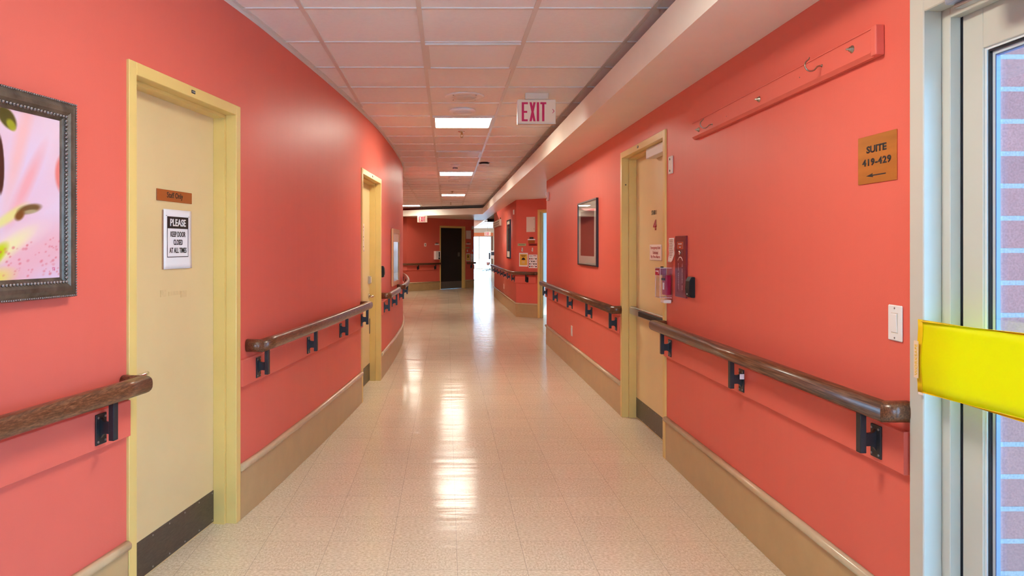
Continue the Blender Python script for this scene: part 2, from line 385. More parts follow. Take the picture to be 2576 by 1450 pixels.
# ------------------------------------------------------------------ openings positions
SOL = []     # filled below
# left doors: chord between two wall points
d1s = LWL.col(318); d1e = LWL.col(600)
d2s = LWL.col(908); d2e = LWL.col(957)
def chord(a, b):
    P, Q = LWL.at(a)[0], LWL.at(b)[0]; d = Q-P; return P, Q, d.length, math.atan2(d.y, d.x)
D1 = chord(d1s, d1e); D2 = chord(d2s, d2e)
st0, st1 = yR(1677), yR(1564)          # stair door frame, near and far edge
gd0, gd1 = .20, yR(2297)              # glazed door frame, extended out of view to admit more daylight
WE = yR(1375)                          # end of the right wall
RL = Line([(XR,-6),(XR,WE)])
FA, FB = (1.425,14.457), (1.82,14.14)  # facet wall beyond the recess
fd = (Vector(FB)-Vector(FA)).normalized()
FC = Vector(FA)+fd*2.0
FL = Line([FA, FC])
W3 = Line([(1.387,20.57), FA])
GB, GA = (-1.27,22.65), (.967,24.9)    # far oblique wall
GL = Line([GB, GA])

# ------------------------------------------------------------------ structure: walls, floor, ceiling
wall_strip('wall_left', LWL, M['wall'], openings=[(d1s+.02,d1e-.02,0,FRH-.02),(d2s+.02,d2e-.02,0,FRH-.02)], front=1, label='long curved coral red wall on the left side of the corridor')
wall_strip('wall_right', RL, M['wall'], openings=[(gd0+6+.02,gd1+6-.02,0,2.17),(st0+6+.02,st1+6-.02,0,2.185)], front=-1, label='straight coral red wall on the right side with stair door and glazed door')
REC = Line([(XR+.14,WE-.14),(2.95,WE-.14),(2.95,FC.y+.05)])
wall_strip('wall_recess', Line([(XR+.14,WE),(2.95,WE),(2.95,FC.y-.05)]), M['wall'], front=-1, z1=SOF, label='coral red wall closing the recess behind the right wall end')
fo0 = solve(FA, FB, 1353); fo1 = fo0+1.08
wall_strip('wall_facet', FL, M['wall'], openings=[(fo0+.02,fo1-.02,0,2.14)], front=1, thick=.12, z1=SOF, label='angled coral red wall with posters beside the open doorway')
wall_strip('wall_far_right', W3, M['wall'], front=1, thick=.12, z1=SOF, label='coral red wall running away at the far right of the corridor')
wall_strip('wall_side_closing', Line([(1.507,20.57),(3.4,20.57)]), M['wall'], front=1, thick=.12, label='wall closing the far corridor widening')
go0 = solve(GB, GA, 1106); go1 = solve(GB, GA, 1170)
wall_strip('wall_far', GL, M['wall'], openings=[(go0+.02,go1-.02,0,2.12)], front=1, thick=.14, label='oblique coral red wall at the end of the corridor with dark doorway')
wall_strip('wall_far_left', Line([(-5.6,22.25),GB]), M['wall'], front=1, thick=.14, label='coral red wall at the far left beyond the bend')
wall_strip('wall_back', Line([(-3.9,-6),(1.7,-6)]), M['wall'], openings=[(.9,5.1,.1,2.35)], front=-1, thick=.14, label='coral wall closing the corridor behind the viewpoint')
# beyond the far opening
EY = 46.
wall_strip('wall_corridor_left', Line([(.9,25.05),(.9,EY)]), M['wall'], front=1, thick=.14, label='left wall of the bright corridor beyond')
wall_strip('wall_corridor_right', Line([(3.3,20.57),(3.3,EY)]), M['cream'], front=-1, thick=.14, label='cream wall of the bright corridor beyond')
ex0, ex1 = 1.35, 2.92
wall_strip('wall_corridor_end', Line([(.9,EY),(3.3,EY)]), M['cream'], openings=[(ex0-.9,ex1-.9,0,2.15)], front=1, thick=.14, label='cream end wall with wide glazed exit')
bm = new(); box(bm, 1.2, 3.05, EY-.03, EY-.001, 2.15, 2.37); obj('trim_1', bm, mat('coral_header',(.80,.22,.08),.4), tags=('coral header band over the bright exit', None, None, 'structure'))
bm = new(); box(bm, ex1, ex1+.1, EY-.04, EY-.001, 0, 2.15); obj('trim_2', bm, M['wood'], tags=('brown jamb beside the bright exit', None, None, 'structure'))

bm = new(); box(bm, -5.8, XR+.14, -6.2, 26, -.05, 0); box(bm, XR+.141, 5.2, 8.5, 26, -.05, 0); box(bm, .7, 3.5, 26.001, EY+.1, -.05, 0)
bmesh.ops.remove_doubles(bm, verts=bm.verts, dist=1e-5)
struct('floor', bm, M['floor'], 'glossy speckled beige vinyl tile floor')
bm = new(); box(bm, -6, XR+.3, -6.2, 25.1, CEIL, CEIL+.04); ceil = struct('ceiling', bm, M['tile'], 'suspended ceiling of off-white tiles in a painted grid')
bm = new(); box(bm, .7, 3.5, 25.1, EY+.2, CEIL, CEIL+.04); box(bm, XR+.3, 3.5, 20.4, 25.1, CEIL, CEIL+.04); struct('ceiling_far', bm, M['tile'], 'ceiling of the bright corridor beyond')
# ceiling grid
GX0, GY0, GT = -.143, 3.69, .605
bm = new(); hb = .0125
for k in range(-9, 3):
    X = GX0+k*.61
    ys = [y*.05 for y in range(-118, 498) if wallx(y*.05) < X-.03]
    if not ys: continue
    runs = []; s = ys[0]; p = s
    for y in ys[1:]+[1e9]:
        if y-p > .06: runs.append((s, p)); s = y
        p = y
    for a, b in runs:
        lim = 22.3 if X < -1.2 else 24.8
        b = min(b, lim)
        if b-a > .1: box(bm, X-hb, X+hb, a, b, CEIL-.007, CEIL+.002)
for j in range(-16, 36):
    Y = GY0+j*GT
    if Y > 22.2: X0 = -1.2
    else: X0 = wallx(Y)+.01
    box(bm, X0, XR-.005, Y-hb*.8, Y+hb*.8, CEIL-.006, CEIL+.002)
g = obj('ceiling_grid', bm, M['grid'], ceil)
# wall angle along the curved wall
bm = new(); skin(bm, sweep_rings(LWL.offset(.2, LWL.S[-1]-1.5, 0), [(.0005,-.028),(.003,-.028),(.003,-.004),(.022,-.004),(.022,-.0005),(.0005,-.0005)], CEIL), smooth=False)
obj('ceiling_edge_trim', bm, M['grid'], ceil)

# soffit with upturned lip (indirect lighting trough)
bl = Vector((-1.95,22.31)); cr = Vector((1.055,20.6))
bm = new()
def prism(bm, pts, z0, z1):
    a = [bm.verts.new((p[0],p[1],z0)) for p in pts]; b = [bm.verts.new((p[0],p[1],z1)) for p in pts]
    bm.faces.new(a[::-1]); bm.faces.new(b)
    for i in range(len(pts)):
        j = (i+1) % len(pts); bm.faces.new((a[i],a[j],b[j],b[i]))
lo = sweep_rings([(LIPX,-6),tuple(cr),tuple(bl)], [(.0299,0)], 0)
prism(bm, [(LIPX+.0299,-6),(XR,-6),(XR,WE),(3.1,WE),(3.1,20.57),(1.387,20.57),(1.387,25.1),(.75,25.1),(.75,24.7),GB,(-1.8,22.3),(lo[2][0].x,lo[2][0].y),(lo[1][0].x,lo[1][0].y)], SOF, SOF+.03)
soff = struct('ceiling_soffit', bm, M['lip'], 'lowered cream soffit running along the right wall and across the far end')
bm = new(); skin(bm, sweep_rings([(LIPX,-6),tuple(cr),tuple(bl)], [(0,0),(0,LIPT-SOF),(.03,LIPT-SOF),(.03,0)], SOF+.0), smooth=False)
obj('soffit_lip', bm, M['lip'], soff)
bm = new(); box(bm, XR+.001, XR+.03, WE, 25.1, SOF+.03, CEIL); struct('soffit_light_block', bm, M['cream'], 'cream upstand added to keep sky light out of the trough above the soffit')  # added to block sky light leaking in over the soffit lip
# header closing the soffit void towards the bright corridor
bm = new(); box(bm, .7, 3.4, 25.1, 25.16, SOF, CEIL); struct('trim_3', bm, M['cream'], 'end face of the soffit at the far opening')

# ------------------------------------------------------------------ baseboards
BH = .285
def baseboard(name, line, a, b, side=1, label=None, h=BH):
    """side: +1 right of travel is the room"""
    path = line.offset(a, b, 0)
    o = obj(name, skin(new(), sweep_rings(path, [(0,.001),(.010*side,.001),(.010*side,h-.03),(0,h-.03)], 0), smooth=False), M['base']); tag(o, label, None, None, 'structure')
    pr = [(0,h-.034),(.017,h-.034),(.024,h-.029),(.027,h-.019),(.026,h-.009),(.019,h-.002),(.010,h),(0,h)]
    obj('cap_moulding', skin(new(), sweep_rings(path, [(s*side,u) for s,u in pr], 0)), M['cap'], o)
    return o
baseboard('baseboard_left_near', LWL, .3, d1s-.004, label='tan baseboard left of the staff door')
baseboard('baseboard_left', LWL, d1e+.004, d2s-.004, label='tan baseboard between the two left doors')
baseboard('baseboard_left_far', LWL, d2e+.004, LWL.S[-1]-1.6, label='tan baseboard following the bend beyond the second left door')
baseboard('baseboard_right_near', RL, 6+gd1+.004, 6+st0-.004, -1, label='tan baseboard between glazed door and stair door')
baseboard('baseboard_right', RL, 6+st1+.004, 6+WE, -1, label='tan baseboard beyond the stair door')
baseboard('baseboard_right_back', RL, .1, 6+gd0-.01, -1, label='tan baseboard nearer than the glazed door')
baseboard('baseboard_far_right', Line([(1.387,20.57),FA,tuple(Vector(FA)+fd*(fo0-.004))]), 0, Line([(1.387,20.57),FA]).S[-1]+fo0-.004, 1, label='tan baseboard turning the corner below the posters')
baseboard('baseboard_far', GL, .0, go0-.004, 1, label='tan baseboard left of the dark doorway')
baseboard('baseboard_far_end', GL, go1+.004, GL.S[-1], 1, label='tan baseboard right of the dark doorway')
baseboard('baseboard_far_left', Line([(-5.0,22.29),GB]), .1, 3.7, 1, label='tan baseboard at the far left')

# ------------------------------------------------------------------ doors
def door_frame(parent, w, h, m, face=.05, leafd=.105, proud=.012):
    bm = new()
    def jamb(x0, x1, sx0, sx1):
        box(bm, x0, x1, -proud, .045, 0, h, .002); box(bm, sx0, sx1, .045, leafd, 0, h-face)
    jamb(0, face, .0, face+.016); jamb(w-face, w, w-face-.016, w)
    box(bm, face, w-face, -proud, .045, h-face, h, .002); box(bm, face+.016, w-face-.016, .045, leafd, h-face-.016, h-.01)
    # rear part of the jambs behind the leaf
    box(bm, 0, face-.012, leafd, .15, 0, h); box(bm, w-face+.012, w, leafd, .15, 0, h); box(bm, face-.012, w-face+.012, leafd, .15, h-face+.012, h)
    return obj('frame', bm, m, parent)
def leaf(parent, w, h, m, face=.05, leafd=.105, gap=.004):
    x0, x1 = face-.008, w-face+.008
    bm = new(); box(bm, x0, x1, leafd+.001, leafd+.045, .002, h-face+.006, .0015)
    return obj('leaf', bm, m, parent)
def kick(parent, w, z1=.172, face=.05, leafd=.105, m=None):
    bm = new(); box(bm, face+.012, w-face-.012, leafd-.0015, leafd+.001, .012, z1)
    o = obj('kick_plate', bm, m or M['kick'], parent)
    bm = new()
    for i in range(7):
        for z in (.024, z1-.012): cyl(bm, (face+.03+i*(w-2*face-.06)/6, leafd-.0005, z), (face+.03+i*(w-2*face-.06)/6, leafd-.003, z), .004, 8)
    obj('screw', bm, M['screw'], o)['kind'] = 'stuff'
    return o
def lever(parent, x, z, d, leafd=.105, m=None):
    """d=+1: lever points to local +x"""
    m = m or M['chrome']; bm = new(); cyl(bm, (x,leafd,z), (x,leafd-.012,z), .026, 24); r = obj('lever_handle', bm, m, parent)
    bm = new(); cyl(bm, (x,leafd-.012,z), (x,leafd-.058,z), .0105, 16)
    pts = [(x-.010*d,leafd-.055,z),(x+.02*d,leafd-.057,z),(x+.07*d,leafd-.056,z),(x+.105*d,leafd-.050,z),(x+.122*d,leafd-.044,z)]
    tube(bm, pts, [.010,.0105,.0095,.009,.007], 12); obj('lever_arm', bm, m, r); return r
def name_tag(parent, x, z, w=.03, h=.014):
    bm = new(); box(bm, x-w/2, x+w/2, -.0145, -.012, z-h/2, z+h/2); o = obj('frame_label', bm, M['ink'], parent)
    obj('lettering', text_bm('FIRE DOOR', w*.8, h*.45, x, z, -.0146, depth=.0003), M['offwhite'], o)

# door 1: left near, "Staff Only"
P, Q, w1, a1 = D1; FM1 = MX(P.x, P.y, 0, a1)
dr = thing('door_1', FM1, 'pale yellow staff door in the curved left wall', None, kind='structure')
door_frame(dr, w1, FRH, M['frame']); lf = leaf(dr, w1, FRH, M['leaf']); kick(dr, w1); lever(dr, .115, .885, 1); name_tag(dr, w1*.5, FRH-.025)
bm = new(); rr = random.Random(3)
for (x, z, ww, hh) in ((.43,1.205,.05,.03),(.52,1.20,.1,.018),(.60,1.192,.05,.03)): box(bm, x-ww/2, x+ww/2, .1035, .1058, z-hh/2, z+hh/2)
obj('tape_residue', bm, mat('tape_residue',(.70,.53,.27),.5,var=.06,vscale=60), lf)
def paperF(parent_M, name, x0, x1, z0, z1, y, m, label, cat, curl=0., group=None, thick=.0008):
    """a sheet fixed flat to a surface; returns the thing whose local origin is its bottom left corner"""
    Mx = parent_M @ Matrix.Translation((x0, y, z0)); w, h = x1-x0, z1-z0
    bm = new(); n = 10; nz = 12; T = []
    for j in range(nz+1):
        T.append([])
        for i in range(n+1):
            u, v = i/n, j/nz; y2 = -.0012-curl*(max(0, .35-v)/.35)**2*(.4+.6*u)-curl*.15*math.sin(v*9+u*3)**2
            T[-1].append(Vector((u*w, y2, v*h)))
    F = [[bm.verts.new(p) for p in r] for r in T]; B = [[bm.verts.new(p+Vector((0,thick,0))) for p in r] for r in T]
    for j in range(nz):
        for i in range(n):
            f = bm.faces.new((F[j][i],F[j][i+1],F[j+1][i+1],F[j+1][i])); f.smooth = True; f = bm.faces.new((B[j][i],B[j+1][i],B[j+1][i+1],B[j][i+1])); f.smooth = True
    for j in range(nz): bm.faces.new((F[j][0],F[j+1][0],B[j+1][0],B[j][0])); bm.faces.new((F[j][n],B[j][n],B[j+1][n],F[j+1][n]))
    for i in range(n): bm.faces.new((F[0][i],B[0][i],B[0][i+1],F[0][i+1])); bm.faces.new((F[nz][i],F[nz][i+1],B[nz][i+1],B[nz][i]))
    t = thing(name, Mx, label, cat, group); obj('sheet', bm, m, t); return t, w, h
def plate(name, Mx, w, h, d, m, label, cat, group=None, bev=.001):
    """flat plate: origin bottom centre on the wall, front towards -Y"""
    t = thing(name, Mx, label, cat, group); bm = new(); box(bm, -w/2, w/2, -d, -.0003, 0, h, bev); obj('plate', bm, m, t); return t
# staff only plate
t = plate('door_sign', FM1 @ Matrix.Translation((.521,.105,1.618)), .298, .052, .003, M['brown_sign'], 'orange-brown plate reading Staff Only on the near left door', 'sign')
obj('lettering', text_bm('Staff Only', .135, .033, .0, .026, -.003, .012), M['ink'], t)
# paper notice
t, w, h = paperF(FM1, 'paper_notice', .425, .665, 1.312, 1.583, .104, M['paper'], 'white taped sheet asking to keep the door closed at all times', 'notice', .0035)
bm = new(); box(bm, .03, w-.03, -.0030, -.0013, h-.086, h-.032, .0); obj('title_band', bm, M['ink'], t)
obj('title_lettering', text_bm('PLEASE', .135, .034, w/2, h-.059, -.003, .03), M['paper'], t)
bm = new(); e = .0022
for (x0,x1,z0,z1) in ((.03,w-.03,h-.218,h-.218+e*1.5),(.03,.03+e,h-.218,h-.08),(w-.03-e,w-.03,h-.218,h-.08),(.02,.028,h-.03,h-.028),(w-.028,w-.02,h-.03,h-.028)): box(bm,x0,x1,-.0030,-.0013,z0,z1)
obj('border_line', bm, M['ink'], t)
for i, (s, ww) in enumerate((('KEEP DOOR',.128),('CLOSED',.078),('AT ALL TIMES',.146))):
    obj('lettering', text_bm(s, ww, .025, w/2, h-.112-i*.037, -.0030, .015), M['ink'], t)
bm = new(); box(bm, -.012, .0, -.0035, -.0005, .0, h-.005); obj('binder_strip', bm, glass('clear_sleeve',(.9,.9,.92),2.), t)
# door 2: left far
P, Q, w2, a2 = D2; FM2 = MX(P.x, P.y, 0, a2)
dr = thing('door_2', FM2, 'yellow door further along the curved left wall', None, kind='structure')
door_frame(dr, w2, FRH, M['frame']); leaf(dr, w2, FRH, M['leaf']); kick(dr, w2, .19); lever(dr, w2-.125, .90, -1); name_tag(dr, w2*.5, FRH-.025)
bm = new(); box(bm, w2-.16, w2-.09, .082, .105, 1.03, 1.11, .004); q = obj('lock_case', bm, M['alu'], dr)
bm = new(); box(bm, w2-.145, w2-.105, .078, .083, 1.04, 1.10, .002); obj('keypad', bm, M['white'], q)
bm = new(); box(bm, w2-.078, w2-.066, .100, .106, .50, .66); obj('strike_plate', bm, M['kick'], dr)
t, w, h = paperF(FM2, 'paper_notice', .56, .72, 1.37, 1.65, .104, M['pinkpaper'], 'narrow printed sheet on the second left door', 'notice', .004)
for i in range(7):
    bm = new(); box(bm, .03+.01*(i%2), .13-.015*(i%3), -.003, -.0013, h-.04-i*.033, h-.030-i*.033); obj('text_line', bm, M['redink' if i<2 else 'ink'], t)

# door 3: stair door, right wall (local x runs from far to near)
w3 = st1-st0; FM3 = MX(XR, st1, 0, RZR); FH3 = 2.20
dr = thing('door_3', FM3, 'mustard yellow stair door in the right wall', None, kind='structure')
door_frame(dr, w3, FH3, M['frame']); lf = leaf(dr, w3, FH3, M['leaf']); kick(dr, w3, .17); name_tag(dr, w3*.45, FH3-.025, .03, .016)
lx = lambda px: st1-(XR+.105)*FPX/(px-VX)      # local x on the leaf at picture column px
bm = new(); box(bm, .08, w3-.10, .045, .075, .862, .925, .004); box(bm, .045, .10, .052, .104, .866, .921, .003); box(bm, w3-.14, w3-.10, .05, .104, .866, .921, .003)
pb = obj('panic_bar', bm, M['alu'], dr)
bm = new(); box(bm, .40, w3-.12, .028, .046, .872, .912, .006, 2); obj('push_pad', bm, M['black'], pb)
bm = new(); box(bm, .08, w3-.10, .043, .047, .916, .922); obj('highlight_strip', bm, M['chrome'], pb)
bm = new(); box(bm, lx(1650), w3-.055, .03, .10, 2.075, 2.148, .003); obj('magnetic_lock', bm, M['white'], dr)
bm = new(); cyl(bm, (.0505,.02,1.93), (.054,.02,1.93), .006, 10); obj('bumper', bm, M['kick'], dr)
t = thing('door_lettering', FM3@Matrix.Translation((lx(1645.5),.105,CH+.245)), 'black lettering STAIR 1 on the stair door', 'lettering')
obj('lettering', text_bm('STAIR 1', .125, .034, 0, .02, -.0003, .0, .0012, space=1.1), M['ink'], t)
t = thing('floor_number', FM3@Matrix.Translation((lx(1647.5),.105,CH+.13)), 'red numeral 4 on the stair door below STAIR 1', 'numeral')
obj('numeral', text_bm('4', .085, .078, 0, .04, -.0003, .05, .0015), M['redink'], t)
t, w, h = paperF(FM3, 'paper_notice', lx(1635), lx(1665.5), 1.312, 1.432, .104, M['pinkpaper'], 'white notice with red words about the emergency exit on the stair door', 'notice', .001)
for i, (s, ww) in enumerate((('Emergency Exit',.78),('Unlocked',.42),('By Fire Alarm',.74))):
    obj('lettering', text_bm(s, w*ww, .026, w*.5, h-.026-i*.034, -.0026), M['redink'], t)

# door 4: glazed exterior door nearest on the right
FM4 = MX(XR, gd1, 0, RZR); w4 = gd1-gd0
dr = thing('door_4', FM4, 'cream framed glazed exterior door at the right edge', None, kind='structure')
bm = new(); h4 = 2.23; fc = .066
for x0, x1, a, b in ((0,fc,0,fc+.034),(w4-fc,w4,w4-fc-.034,w4)):
    box(bm, x0, x1, -.012, .045, 0, h4, .003); box(bm, a, b, .045, .078, 0, h4-fc, .002); box(bm, x0+.001, x1-.001, .078, .16, 0, h4)
box(bm, fc, w4-fc, -.012, .045, h4-.10, h4, .003); box(bm, fc+.034, w4-fc-.034, .045, .078, h4-.13, h4-.01, .002); box(bm, fc, w4-fc, .078, .16, h4-.10, h4)
obj('frame', bm, M['doorframe_alu'], dr)
def rectring(bm, x0, x1, z0, z1, t, y0, y1):
    box(bm, x0, x0+t, y0, y1, z0, z1); box(bm, x1-t, x1, y0, y1, z0, z1); box(bm, x0+t, x1-t, y0, y1, z1-t, z1); box(bm, x0+t, x1-t, y0, y1, z0, z0+t)
M['seal'] = mat('blue_seal',(.10,.16,.32),.4); L0 = .080; a0 = fc+.038
for a0_, a1_ in ((a0, w4/2-.003), (w4/2+.003, w4-fc-.038)):  # second leaf is unseen, added to widen the daylight opening
    bm = new(); st = .080
    box(bm, a0_, a0_+st, L0, L0+.045, .01, h4-.108, .002); box(bm, a1_-st, a1_, L0, L0+.045, .01, h4-.108, .002)
    box(bm, a0_+st, a1_-st, L0, L0+.045, 1.985, h4-.108, .002); box(bm, a0_+st, a1_-st, L0, L0+.045, .01, .25, .002)
    lf = obj('leaf', bm, M['doorframe_alu'], dr)
    g0, g1, gz0, gz1 = a0_+st, a1_-st, .25, 1.985
    bm = new(); rectring(bm, g0, g1, gz0, gz1, .007, L0+.006, L0+.040); obj('glazing_bead', bm, M['bead'], lf)
    bm = new(); rectring(bm, g0+.007, g1-.007, gz0+.007, gz1-.007, .006, L0+.010, L0+.036); obj('gasket', bm, M['gasket'], lf)
    bm = new(); rectring(bm, g0+.013, g1-.013, gz0+.013, gz1-.013, .010, L0+.018, L0+.030); obj('glass_spacer', bm, M['bead'], lf)
    bm = new(); rectring(bm, g0+.023, g1-.023, gz0+.023, gz1-.023, .004, L0+.018, L0+.030); obj('inner_seal', bm, M['seal'], lf)
    bm = new(); box(bm, g0+.010, g1-.010, L0+.014, L0+.018, gz0+.01, gz1-.01); box(bm, g0+.010, g1-.010, L0+.030, L0+.034, gz0+.01, gz1-.01); obj('pane', bm, M['glass'], lf)
bm = new(); box(bm, fc, a0-.0005, .0785, .12, .0, h4-.10); box(bm, w4-a0+.0005, w4-fc, .0785, .12, .0, h4-.10); box(bm, a0, w4-a0, .0785, .12, h4-.1075, h4-.1002); box(bm, w4/2-.003, w4/2+.003, .09, .12, .01, h4-.11); box(bm, a0, w4-a0, .10, .12, .0, .0095); obj('dark_gap_filler', bm, M['gasket'], dr)  # black filler standing in for gap shade, blocking sky leaks at the leaves
bm = new(); box(bm, gd1-1.98, gd1-1.60, -.075, -.012, 2.087, 2.150, .006, 2); cl = obj('door_closer', bm, mat('closer_paint',(.30,.34,.40),.3,.3), dr)
bm = new(); box(bm, gd1-1.97, gd1-1.5, -.055, -.030, 2.075, 2.087, .002); obj('closer_arm', bm, M['alu'], cl)
bm = new(); box(bm, -.008, 0, -.004, 0, 0, h4); obj('paint_edge', bm, mat('ochre_edge',(.55,.36,.12),.5), dr)

# yellow band taped across the glazed door
Mb = MX(XR-.020, yR(2310,.02), CH-.443, RZR)
t = thing('yellow_barrier_band', Mb, 'yellow translucent vinyl band stretched across the glazed door', 'barrier band')
def band(bm, x0, x1, z0, z1, yoff, th=.001):
    n = 40; m = 8; F = []; B = []
    for j in range(m+1):
        F.append([]); B.append([])
        for i in range(n+1):
            x = x0+(x1-x0)*i/n; v = j/m; z = z0+(z1-z0)*v+.006*math.sin(x*2.6)*(1-v)+(1-v)*.025*x
            y = yoff-.006*math.sin(v*PI)*math.sin(x*5+v*4)-.05*min(1, x/.9)*.25
            F[-1].append(bm.verts.new((x,y,z))); B[-1].append(bm.verts.new((x,y+th,z)))
    for j in range(m):
        for i in range(n):
            for G, fl in ((F,0),(B,1)):
                q = (G[j][i],G[j][i+1],G[j+1][i+1],G[j+1][i]); f = bm.faces.new(q[::-1] if fl else q); f.smooth = True
    for i in range(n): bm.faces.new((F[0][i],B[0][i],B[0][i+1],F[0][i+1])); bm.faces.new((F[m][i],F[m][i+1],B[m][i+1],B[m][i]))
    for j in range(m): bm.faces.new((F[j][0],F[j+1][0],B[j+1][0],B[j][0])); bm.faces.new((F[j][n],B[j][n],B[j+1][n],F[j+1][n]))
bh = .223; bw = 1.08
bm = new(); band(bm, 0, bw, 0, bh, 0, .0008); obj('band', bm, M['vinyl'], t)
bm = new(); band(bm, .0, .022, 0, bh, -.0015); band(bm, .022, bw, bh-.009, bh, -.0013); obj('hem', bm, M['hem'], t)
bm = new(); band(bm, .022, bw, 0, .006, -.0013); obj('lower_hem', bm, M['hem'], t)
bm = new(); box(bm, -.0002, .019, -.0135, -.0120, .045, .158); tp = obj('tape_strip', bm, mat('translucent_tape',(.80,.62,.42),.4), t)
obj('lettering', text_bm('WORKSAFE', .095, .011,   .0105, .10, -.0136, rot=PI/2), M['hem'], tp)
bm = new(); box(bm, .003, .025, -.002, -.0005, -.006, .001); obj('tape_end', bm, M['pinkpaper'], t)

# door 5: dark doorway in the far wall
dG = (Vector(GA)-Vector(GB)).normalized(); aG = math.atan2(dG.y, dG.x)
P5 = Vector(GB)+dG*go0; FM5 = MX(P5.x, P5.y, 0, aG); w5 = go1-go0
dr = thing('door_5', FM5, 'dark charcoal door in a tan frame at the corridor end', None, kind='structure')
door_frame(dr, w5, 2.14, M['frame']); leaf(dr, w5, 2.14, M['darkleaf']); kick(dr, w5, .25, m=M['greykick'])
bm = new(); box(bm, w5-.26, w5-.16, .099, .105, 1.10, 1.24, .002); obj('push_plate', bm, mat('dull_plate',(.10,.11,.11),.5), dr)

# door 6: open doorway in the facet wall, with the lit room behind it
aF = math.atan2(fd.y, fd.x); P6 = Vector(FA)+fd*fo0; FM6 = MX(P6.x, P6.y, 0, aF); w6 = fo1-fo0
dr = thing('door_6', FM6, 'open doorway in a yellow frame beyond the right wall end', None, kind='structure')
door_frame(dr, w6, 2.165, M['frame'])
nF = Vector((-fd.y, fd.x))     # away from the room (behind the facet wall)
def room(bm, Mx, x0, x1, y0, y1, z1, win=None):
    pass
bm = new(); Rm = FM6
# room shell: back wall with a window opening, side walls, ceiling
for b_ in ((-.35,1.6,2.6,2.7,0,.9),(-.35,1.6,2.6,2.7,2.2,2.6),(-.35,.0,2.6,2.7,.9,2.2),(1.3,1.6,2.6,2.7,.9,2.2),(-.45,-.35,.13,2.7,0,2.6),(1.6,1.7,.13,2.7,0,2.6),(-.45,1.7,.13,2.7,2.6,2.65)): box(bm, *b_)
bm.transform(Rm); struct('wall_side_room', bm, mat('pale_room_paint',(.66,.72,.74),.6), 'pale walls of the side room seen through the open doorway')
bm = new(); rectring(bm, 0, 1.3, .9, 2.2, .05, 2.60, 2.68); box(bm, .63, .67, 2.61, 2.67, .95, 2.15); wn = thing('window_1', Rm, 'window of the side room', None, kind='structure'); obj('window_frame', bm, M['white'], wn)
bm = new(); box(bm, .05, 1.25, 2.635, 2.641, .95, 2.15); obj('pane', bm, M['glass'], wn)
# curtain hanging in the room just inside the doorway
bm = new(); n = 60; F = []
for i in range(n+1):
    x = .02+1.5*i/n; y = .9+.03*math.sin(i*1.35); F.append((x,y))
rings = [[Vector((x,y,.35)),Vector((x,y,2.1)),Vector((x,y+.003,2.1)),Vector((x,y+.003,.35))] for x, y in F]
skin(bm, rings); cu = bpy.data.materials.new('pale_curtain'); cu.use_nodes = True; N_ = cu.node_tree.nodes; pb_ = N_['Principled BSDF']; pb_.inputs['Base Color'].default_value = (.62,.76,.84,1); pb_.inputs['Roughness'].default_value = .8
tr_ = N_.new('ShaderNodeBsdfTranslucent'); tr_.inputs[0].default_value = (.7,.85,.92,1); mx_ = N_.new('ShaderNodeMixShader'); mx_.inputs[0].default_value = .5
cu.node_tree.links.new(pb_.outputs[0], mx_.inputs[1]); cu.node_tree.links.new(tr_.outputs[0], mx_.inputs[2]); cu.node_tree.links.new(mx_.outputs[0], N_['Material Output'].inputs[0])
t = thing('privacy_curtain', Rm, 'pale blue curtain hanging inside the open side room', 'curtain'); obj('fabric', bm, cu, t)
bm = new(); cyl(bm, (.0,.90,2.115), (1.55,.90,2.115), .012, 10)
for xx in (.05,.78,1.5): cyl(bm, (xx,.90,2.115), (xx,.90,2.6), .006, 8)
obj('curtain_rail', bm, M['alu'], t)

# door 7: glazed exit at the far end of the corridor beyond
dr = thing('door_7', MX(ex0, EY, 0), 'bright glazed double door at the very end of the corridor', None, kind='structure')
we = ex1-ex0
bm = new(); rectring(bm, 0, we, 0, 2.15, .05, .02, .10); box(bm, we/2-.04, we/2+.04, .02, .10, .05, 2.1); obj('frame', bm, M['white'], dr)
bm = new(); box(bm, .05, we/2-.04, .05, .056, .05, 2.1); box(bm, we/2+.04, we-.05, .05, .056, .05, 2.1); obj('pane', bm, M['glass'], dr)

